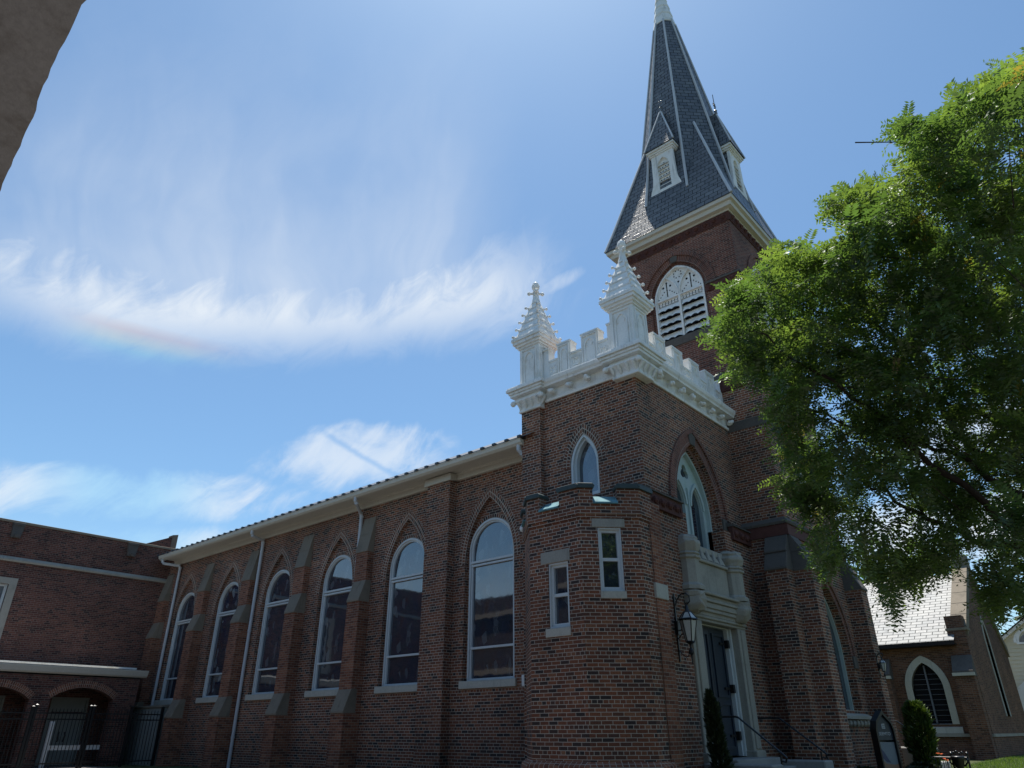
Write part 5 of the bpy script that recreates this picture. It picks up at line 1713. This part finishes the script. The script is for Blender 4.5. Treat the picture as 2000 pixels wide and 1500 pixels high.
# ------------------------------------------------------------------ vegetation
FOC = 1367.13
RM = np.array([[r2.x, r2.y, r2.z], [-u2.x, -u2.y, -u2.z], [fwd.x, fwd.y, fwd.z]])
CP0 = np.array([0, 0, 1.6])
def project(P):
    c = (np.asarray(P) - CP0) @ RM.T
    return 1000 + FOC * c[:, 0] / c[:, 2], 750 + FOC * c[:, 1] / c[:, 2], c[:, 2]
def inpoly(x, y, poly):
    poly = np.array(poly, float)
    r_ = np.zeros(len(x), bool)
    j = len(poly) - 1
    for i in range(len(poly)):
        xi, yi = poly[i]; xj, yj = poly[j]
        c = ((yi > y) != (yj > y)) & (x < (xj - xi) * (y - yi) / (yj - yi + 1e-9) + xi)
        r_ ^= c
        j = i
    return r_


def unit(a): return a / np.maximum(np.linalg.norm(a, axis=-1, keepdims=True), 1e-9)


def mesh_np(name, V, F, mat, parent, colors=None, k=4):
    me = bpy.data.meshes.new(name)
    me.vertices.add(len(V)); me.vertices.foreach_set('co', np.asarray(V, np.float32).ravel())
    me.loops.add(F.size); me.loops.foreach_set('vertex_index', F.astype(np.int32).ravel())
    me.polygons.add(len(F)); me.polygons.foreach_set('loop_start', np.arange(0, F.size, k, dtype=np.int32))
    me.update(calc_edges=True)
    me.validate()
    if colors is not None:
        at = me.color_attributes.new('col', 'FLOAT_COLOR', 'POINT')
        at.data.foreach_set('color', np.asarray(colors, np.float32).ravel())
    me.materials.append(mat)
    o = bpy.data.objects.new(name, me)
    COL.objects.link(o)
    if parent is not None: attach(o, parent)
    return o


def fronds(B, D, L, C, K=8, lw=.25, droop=.5):
    """pinnate leaves: base B, direction D, length L, colour C -> quads"""
    n = len(B)
    D = unit(D)
    N = unit(np.cross(D, np.array([0, 0, 1.0]) + rng.normal(0, .25, (n, 3))))      # sideways
    U = unit(np.cross(N, D))
    quads = []
    t = (np.arange(K) + .7) / K
    for s_ in (-1, 1):
        for tt in t:
            p = B + D * (L * tt)[:, None] - np.array([0, 0, 1.0]) * (droop * L * tt ** 2)[:, None] * .5
            ll = L * lw * (1.15 - .6 * abs(tt - .45)) * rng.uniform(.8, 1.15, n)
            dirv = unit(N * s_ + D * .45 + U * rng.normal(-.1, .28, (n, 1)))
            wv = unit(np.cross(dirv, U + rng.normal(0, .25, (n, 3))))
            hw = (ll * .19)[:, None]
            a = p; c = p + dirv * ll[:, None]; m_ = p + dirv * (ll * .5)[:, None]
            quads.append(np.stack([a, m_ + wv * hw, c, m_ - wv * hw], 1))
    q = np.concatenate(quads, 0)
    cc = np.tile(np.repeat(C[:, None, :], 4, 1), (2 * K, 1, 1))
    V = q.reshape(-1, 3)
    return V, np.arange(len(V)).reshape(-1, 4), np.concatenate([cc.reshape(-1, 3), np.ones((len(V), 1))], 1)


TR = thing('locust_tree', 'large leafy locust tree with feathery leaves in front of the tower', 'tree', (0.6, 9.6, .55))
OUT = [(1378, 655), (1425, 600), (1405, 570), (1445, 545), (1500, 505), (1560, 478), (1610, 490), (1640, 470), (1700, 480), (1665, 445), (1600, 395), (1660, 375), (1715, 350), (1760, 345), (1790, 300), (1745, 255), (1765, 222), (1810, 240), (1850, 220), (1845, 185), (1900, 165), (1950, 138), (2060, 100), (2600, -300), (2900, 700), (2600, 1300), (2100, 1190), (1985, 1165), (1955, 1205), (1925, 1180), (1905, 1110), (1880, 1085), (1850, 1120), (1800, 1110), (1790, 1150), (1765, 1120), (1742, 1190), (1715, 1140), (1690, 1110), (1645, 1085), (1625, 1135), (1590, 1095), (1600, 1040), (1560, 985), (1515, 935), (1520, 850), (1500, 800), (1530, 755), (1480, 745), (1430, 735), (1440, 690)]
GAPS = [(1655, 1050, 20), (1830, 1000, 16), (1620, 700, 10), (1940, 950, 14), (1765, 1040, 18), (1840, 860, 12), (1690, 850, 12), (1980, 870, 14), (1575, 840, 14), (1850, 1060, 16), (1640, 790, 26), (1600, 775, 22), (1805, 895, 18), (1900, 830, 16), (1735, 985, 28), (1720, 1060, 26), (1700, 965, 16), (1960, 1110, 20), (1545, 915, 18), (1680, 1085, 14), (1990, 720, 12), (1760, 915, 10), (1905, 1080, 26), (1870, 730, 8), (1580, 935, 10)]
camr, camu, camf = np.array(r2), np.array(u2), np.array(fwd)
def at_px(u, v, d):
    dr_ = RM.T @ np.array([(u - 1000) / FOC, (v - 750) / FOC, 1.0])
    return CP0 + dr_ / np.linalg.norm(dr_) * d
cen = np.array([-.35, 9.9, 6.3])
# clumps of foliage: flattened layers of sprays, spaced apart so that dark gaps stay between them
def ok_px(P, grow=1.5):
    u_, v_, d_ = project(P)
    k = (inpoly(u_, v_, OUT) | (u_ > 2040)) & (d_ > 4)
    for gx_, gy_, gr in GAPS: k &= (u_ - gx_) ** 2 + (v_ - gy_) ** 2 > (gr * grow) ** 2
    return k
cand = []
while len(cand) < 2600:
    cand.append(at_px(rng.uniform(1385, 2060), rng.uniform(120, 1200), rng.uniform(7.7, 11.4)))
cand = np.array(cand)
cand = cand[ok_px(cand)]
clumps = []
for c in cand:
    if all((c[0] - q[0]) ** 2 + (c[1] - q[1]) ** 2 + 2.2 * (c[2] - q[2]) ** 2 > .70 ** 2 for q in clumps): clumps.append(c)
edge = []
for (x0, y0), (x1, y1) in zip(OUT, OUT[1:] + OUT[:1]):
    if max(x0, x1) > 2080: continue
    for t in np.linspace(0, 1, max(2, int(math.hypot(x1 - x0, y1 - y0) / 24))):
        x, y = x0 + (x1 - x0) * t, y0 + (y1 - y0) * t
        k_ = rng.uniform(.02, .10)
        edge.append(at_px(x + (1800 - x) * k_, y + (720 - y) * k_, rng.uniform(7.8, 9.6)))
sprays, tone = [], []
for c in clumps:
    rad = rng.uniform(.26, .46)
    k = int(rng.integers(5, 10))
    tn = np.clip(rng.normal(.30, .33), 0, 1)
    for _ in range(k):
        a_ = rng.uniform(0, 2 * math.pi); q = rad * math.sqrt(rng.uniform(0, 1))
        sprays.append(c + np.array([q * math.cos(a_), q * math.sin(a_), rng.normal(0, .06) - .35 * q * q / rad])); tone.append(tn)
for c in edge: sprays.append(c); tone.append(np.clip(rng.normal(.5, .3), 0, 1))
sprays, tone = np.array(sprays), np.array(tone)
print('clumps', len(clumps), 'sprays', len(sprays))
PER = 17
nS = len(sprays)
outd = sprays - np.array([.5, 9.8, 5.3])
outd = unit(unit(outd) * np.array([1, 1, .35]) + rng.normal(0, .40, (nS, 3)))
B = np.repeat(sprays, PER, 0)
tt = rng.uniform(0, 1, (nS * PER, 1))
OD = np.repeat(outd, PER, 0)
B = B + OD * (tt - .5) * .60 + rng.normal(0, .045, B.shape) - np.array([0, 0, 1]) * (tt ** 2) * .10
D = unit(OD * .7 + rng.normal(0, .75, B.shape) + np.array([0, 0, -.15]))
Lf = rng.uniform(.17, .30, len(B))
pu, pv, pd = project(B + D * .06)
jx = np.repeat(rng.normal(0, 8, (nS, 2)), PER, 0)
pu, pv = pu + jx[:, 0], pv + jx[:, 1]
ok = inpoly(pu, pv, OUT) | (pu > 2040)
for gx_, gy_, gr in GAPS: ok &= ((pu - gx_) ** 2 + (pv - gy_) ** 2 > gr ** 2) | (rng.uniform(0, 1, len(pu)) < .10)
base = np.array([.066, .112, .034])
young = np.array([.155, .205, .05]); rust = np.array([.22, .14, .035]); deep = np.array([.020, .046, .014])
ys = np.repeat(np.clip(tone + rng.normal(0, .15, nS), 0, 1), PER)[:, None] * (.35 + .65 * tt)
C = base * (1 - ys) + young * ys
rs = (np.repeat(rng.uniform(0, 1, nS) > .955, PER)[:, None] & (tt > .72)).astype(float) * .7
C = C * (1 - rs) + rust * rs
C = C * rng.uniform(.7, 1.25, (len(C), 1))
B, D, Lf, C = B[ok], D[ok], Lf[ok], C[ok]
V, F, CC = fronds(B, D, Lf, C)
mesh_np('crown', V, F, M['leaf'], TR, CC)
# trunk, limbs and twigs
tb = MB()
tb.tube([(.75, 9.6, .3), (.72, 9.6, 1.2), (.68, 9.62, 2.3), (.6, 9.65, 3.2)], [.26, .20, .185, .17], 10)
tb.build('trunk', M['bark'], TR, smooth=True)
def limb(p, r0, r1):
    p = [Vector(q) for q in p]
    out, n = [], 4
    for i in range(len(p) - 1):
        for k in range(n):
            out.append(p[i].lerp(p[i + 1], k / n) + Vector(rng.normal(0, .03, 3)) * (1 if i or k else 0))
    out.append(p[-1])
    return MB().tube(out, list(np.linspace(r0, r1, len(out))), 7).build('limb', M['bark'], TR, smooth=True)
tp = (.6, 9.65, 3.1)
LM = [[(2000, 1075, 9.6), (1880, 1040, 9.4), (1790, 1008, 9.2), (1705, 955, 9.0), (1650, 915, 8.8)], [(2010, 835, 10.2), (1900, 812, 10.0), (1800, 770, 9.6), (1700, 640, 9.4)], [(1990, 960, 9.6), (1880, 900, 9.2), (1760, 850, 8.8), (1560, 800, 8.4)], [(2030, 700, 9.8), (1930, 560, 9.8), (1860, 420, 9.6), (1830, 300, 9.4)], [(2060, 600, 10.4), (2010, 400, 10.2), (1980, 220, 10.0)], [(1900, 880, 10.6), (1780, 700, 10.2), (1640, 560, 9.6), (1520, 520, 9.2)], [(1960, 1010, 8.6), (1800, 880, 8.2), (1620, 740, 8.0), (1450, 640, 7.9)], [(1800, 1012, 9.2), (1785, 960, 9.3), (1790, 915, 9.4)]]
for i, l in enumerate(LM):
    P3 = [at_px(*q) for q in l]
    limb(([tp] if i < 7 else []) + P3, .05 if i < 7 else .018, .006)
tw = MB()
tin = ok_px(sprays, 1.2)
for i in range(0, nS - len(edge), 3):
    if not tin[i]: continue
    a = sprays[i]; d_ = outd[i]
    tw.tube([a - d_ * .55 + np.array([0, 0, -.05]), a - d_ * .2, a + d_ * .02], [.007, .005, .002], 3, 0, False)
tw.build('twigs', M['bark'], TR)['kind'] = 'stuff'


def leaf_tree(name, lab, group, x, y, z0, h, rx, n, seed, cols, ls=.30, trunk=.18, cat='tree'):
    g = np.random.default_rng(seed)
    t_ = thing(name, lab, cat, (x, y, z0), group)
    lc = unit(g.normal(0, 1, (26, 3))) * g.uniform(.3, .95, (26, 1))
    p = unit(g.normal(0, 1, (n * 5, 3))) * g.uniform(0, 1, (n * 5, 1)) ** .4
    dd = np.min(np.linalg.norm(p[:, None] - lc[None], axis=2), axis=1)
    p = p[dd < g.uniform(.22, .50, len(p))][:n]
    c = np.array([x, y, z0 + h * .60]) + p * np.array([rx, rx, h * .42])
    nn = unit(g.normal(0, 1, (len(p), 3)) + np.array([0, 0, .5]))
    a = unit(np.cross(nn, g.normal(0, 1, (len(p), 3)))); b_ = np.cross(nn, a)
    s_ = (ls * g.uniform(.6, 1.3, len(p)))[:, None]
    Q = np.stack([c - a * s_, c + b_ * s_ * .55, c + a * s_, c - b_ * s_ * .55], 1).reshape(-1, 3)
    k_ = g.uniform(0, 1, (len(p), 1))
    cc = np.array(cols[0]) * (1 - k_) + np.array(cols[1]) * k_
    cc = np.concatenate([np.repeat(cc, 4, 0), np.ones((len(p) * 4, 1))], 1)
    mesh_np('crown', Q, np.arange(len(Q)).reshape(-1, 4), M['leaf'], t_, cc)
    MB().tube([(x, y, z0 - .2), (x + .1, y, z0 + h * .35), (x, y + .1, z0 + h * .7)], [trunk, trunk * .7, trunk * .25], 8).build('trunk', M['bark'], t_, smooth=True)
    return t_


GRN = ((.030, .060, .014), (.085, .125, .026))
leaf_tree('broadleaf_tree', 'green treetop showing over the chapel roof ridge', 'trees behind the chapel', -14.6, 62, .6, 15.2, 4.6, 2600, 3, GRN, .34)
leaf_tree('broadleaf_tree', 'dark bushy tree between the chapel gable and the cream house', 'trees behind the chapel', -5.3, 62, .6, 10.4, 3.2, 2600, 4, ((.022, .045, .012), (.06, .09, .02)), .30)
leaf_tree('broadleaf_tree', 'tall tree at the right edge above the cream house', 'trees behind the chapel', 2.2, 44, .6, 13.5, 4.8, 4200, 5, GRN, .26)
for i, (x, y, h) in enumerate(((16, 16, 11), (24, 27, 13), (13, 34, 10), (-58, -6, 11), (-74, -10, 13), (-44, -16, 6))):
    leaf_tree('broadleaf_tree', 'tree across the street seen only in window reflections', 'trees across the street', x, y, .5, h, h * .38, 2200, 20 + i, GRN, .34)


def conifer(name, lab, x, y, z0, h, r, n, seed, cols, ls=.05, prof=None, cat='shrub', lean=0.0):
    g = np.random.default_rng(seed)
    t_ = thing(name, lab, cat, (x, y, z0))
    t = g.uniform(0, 1, n) ** .9
    rr = prof(t) * r * g.uniform(.45, 1.0, n) ** .5 * np.where(g.uniform(0, 1, n) > .94, 1.18, 1.0)
    ph = g.uniform(0, 2 * math.pi, n)
    bm = 1 + .22 * np.sin(ph * 3 + t * 9 + seed) * np.sin(t * 17 + seed)
    c = np.stack([x + lean * t + rr * bm * np.cos(ph), y + rr * bm * np.sin(ph), z0 + h * t], 1)
    out = np.stack([np.cos(ph), np.sin(ph), np.full(n, .9)], 1) + g.normal(0, .35, (n, 3))
    a = unit(out); b_ = unit(np.cross(a, g.normal(0, 1, (n, 3))))
    s_ = (ls * g.uniform(.6, 1.4, n))[:, None]
    Q = np.stack([c - a * s_, c + b_ * s_ * .35, c + a * s_ * 1.3, c - b_ * s_ * .35], 1).reshape(-1, 3)
    k_ = g.uniform(0, 1, (n, 1))
    cc = np.array(cols[0]) * (1 - k_) + np.array(cols[1]) * k_
    cc = np.concatenate([np.repeat(cc, 4, 0), np.ones((n * 4, 1))], 1)
    mesh_np('foliage', Q, np.arange(len(Q)).reshape(-1, 4), M['leaf_dense'], t_, cc)
    MB().tube([(x, y, z0 - .1), (x + lean * .5, y, z0 + h * .5), (x + lean * .9, y, z0 + h * .9)], [r * .2, r * .14, r * .04], 6).build('stem', M['bark'], t_)
conifer('cypress', 'thin dark columnar cypress beside the entrance door', -6.66, 13.45, .5, 1.80, .175, 3600, 31, ((.016, .026, .012), (.04, .055, .022)), .045, lambda t: np.clip(1.15 - .55 * t, 0, 1) * np.clip((1.02 - t) * 6, 0, 1), 'shrub', -.12)
conifer('columnar_shrub', 'round topped columnar evergreen shrub before the chapel window', -5.15, 21.2, .5, 1.75, .29, 7500, 32, ((.022, .048, .010), (.09, .13, .022)), .05, lambda t: np.clip(1.0 - .12 * np.sin(t * 9), 0, 1.1) * np.clip((1.03 - t) * 7, 0, 1) ** .6)
for i, (x, y, r_, h) in enumerate(((-5.75, 18.2, .55, .42), (-5.2, 17.6, .6, .40), (-4.75, 18.6, .5, .42), (-5.05, 20.3, .5, .46))):
    conifer('low_shrub', ('low dark shrub at the foot of the tower buttress', 'low dark shrub left of the pointed sign', 'low dark shrub in front of the pointed sign', 'low dark shrub before the far cheek block')[i], x, y, .45, h, r_, 2600, 40 + i, ((.010, .016, .008), (.026, .036, .014)), .05, lambda t: np.sqrt(np.clip(1.02 - t * t, 0, 1)))

# lawn
sheet('lawn', [-5.75, -2, 6, 30], [13, 22.8, 26, 30, 36, 60], lambda x, y: .575 + .006 * (y - 20), M['earth'])
g = np.random.default_rng(9)
n = 26000
gx_ = g.uniform(-5.6, 1.0, n); gy_ = g.uniform(22.6, 36, n)
p = np.stack([gx_, gy_, .575 + .006 * (gy_ - 20)], 1)
h_ = g.uniform(.035, .085, n)[:, None]
a = unit(np.stack([g.normal(0, 1, n), g.normal(0, 1, n), np.zeros(n)], 1)) * .007
tip = p + np.concatenate([g.normal(0, .018, (n, 2)), h_], 1)
Q = np.stack([p - a, p + a, tip + a * .2, tip - a * .2], 1).reshape(-1, 3)
k_ = g.uniform(0, 1, (n, 1))
cc = np.array((.060, .105, .016)) * (1 - k_) + np.array((.12, .17, .035)) * k_
o = mesh_np('grass', Q, np.arange(len(Q)).reshape(-1, 4), M['leaf'], None, np.concatenate([np.repeat(cc, 4, 0), np.ones((n * 4, 1))], 1))
tag(o, 'sunlit green lawn in front of the chapel', 'grass', None, 'stuff')

# ------------------------------------------------------------------ building behind the camera, with the eave overhead
OB = thing('brick_building', 'building behind the viewer whose peeling painted eave hangs into the top left corner', 'building', (-10, -4, 0))
b = MB()
b.box(-33.5, 14, -14, -2.8, -.2, 7.4)
b.box(-29, 14, -14, -2.9, 7.4, 8.4)
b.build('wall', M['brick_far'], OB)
b = MB()
b.box(-33.6, 14.2, -2.8, -2.6, 7.25, 7.5)
b.box(-33.5, 14, -2.8, -2.72, 4.3, 4.6)
b.build_each('stone_band', M['cap'], OB)
# soffit with a ragged lower edge
EDGE_Z = 3.0
eb = MB()
xs = np.linspace(-14, 9, 700)
edge_y = .205 - (xs + 2.1) * .074 * 0 + .006 * np.sin(xs * 9.0) + .005 * np.cumsum(rng.normal(0, .22, len(xs))) * 0
rag = rng.normal(0, 1, len(xs))
rag = np.convolve(rag, [.2, .6, .2], 'same')
spk = (rng.uniform(0, 1, len(xs)) > .90) * rng.uniform(0, .035, len(xs))
edge_y = .134 - .0835 * (xs + 1.33) + .0026 * rag + spk * .26 + .003 * np.sin(xs * 5.1) + .0015 * np.sin(xs * 13)
low_z = EDGE_Z + .004 * np.convolve(rng.normal(0, 1, len(xs)), [.3, .4, .3], 'same')
for i in range(len(xs) - 1):
    for (ya, za), (yb, zb) in (((-2.7, 0), (-.9, 0)), ((-.9, 0), (None, -.004)), ((None, -.004), (None, .05))):
        A0 = (xs[i], ya if ya is not None else edge_y[i], low_z[i] + za if ya is None else EDGE_Z + za)
        A1 = (xs[i + 1], ya if ya is not None else edge_y[i + 1], low_z[i + 1] + za if ya is None else EDGE_Z + za)
        B0 = (xs[i], yb if yb is not None else edge_y[i] - (.02 if zb > 0 else 0), low_z[i] + zb if yb is None else EDGE_Z + zb)
        B1 = (xs[i + 1], yb if yb is not None else edge_y[i + 1] - (.02 if zb > 0 else 0), low_z[i + 1] + zb if yb is None else EDGE_Z + zb)
        eb.face([A0, A1, B1, B0])
eb.face([(-14, -2.7, 3.06), (9, -2.7, 3.06), (9, -.75, 3.06), (-14, 1.15, 3.06)])
eb.face([(9, -.75, 3.06), (-14, 1.15, 3.06), (-14, 1.15, 3.3), (9, -.75, 3.3)])
eb.build('eave', M['soffit'], OB, label='peeling painted eave soffit overhead')
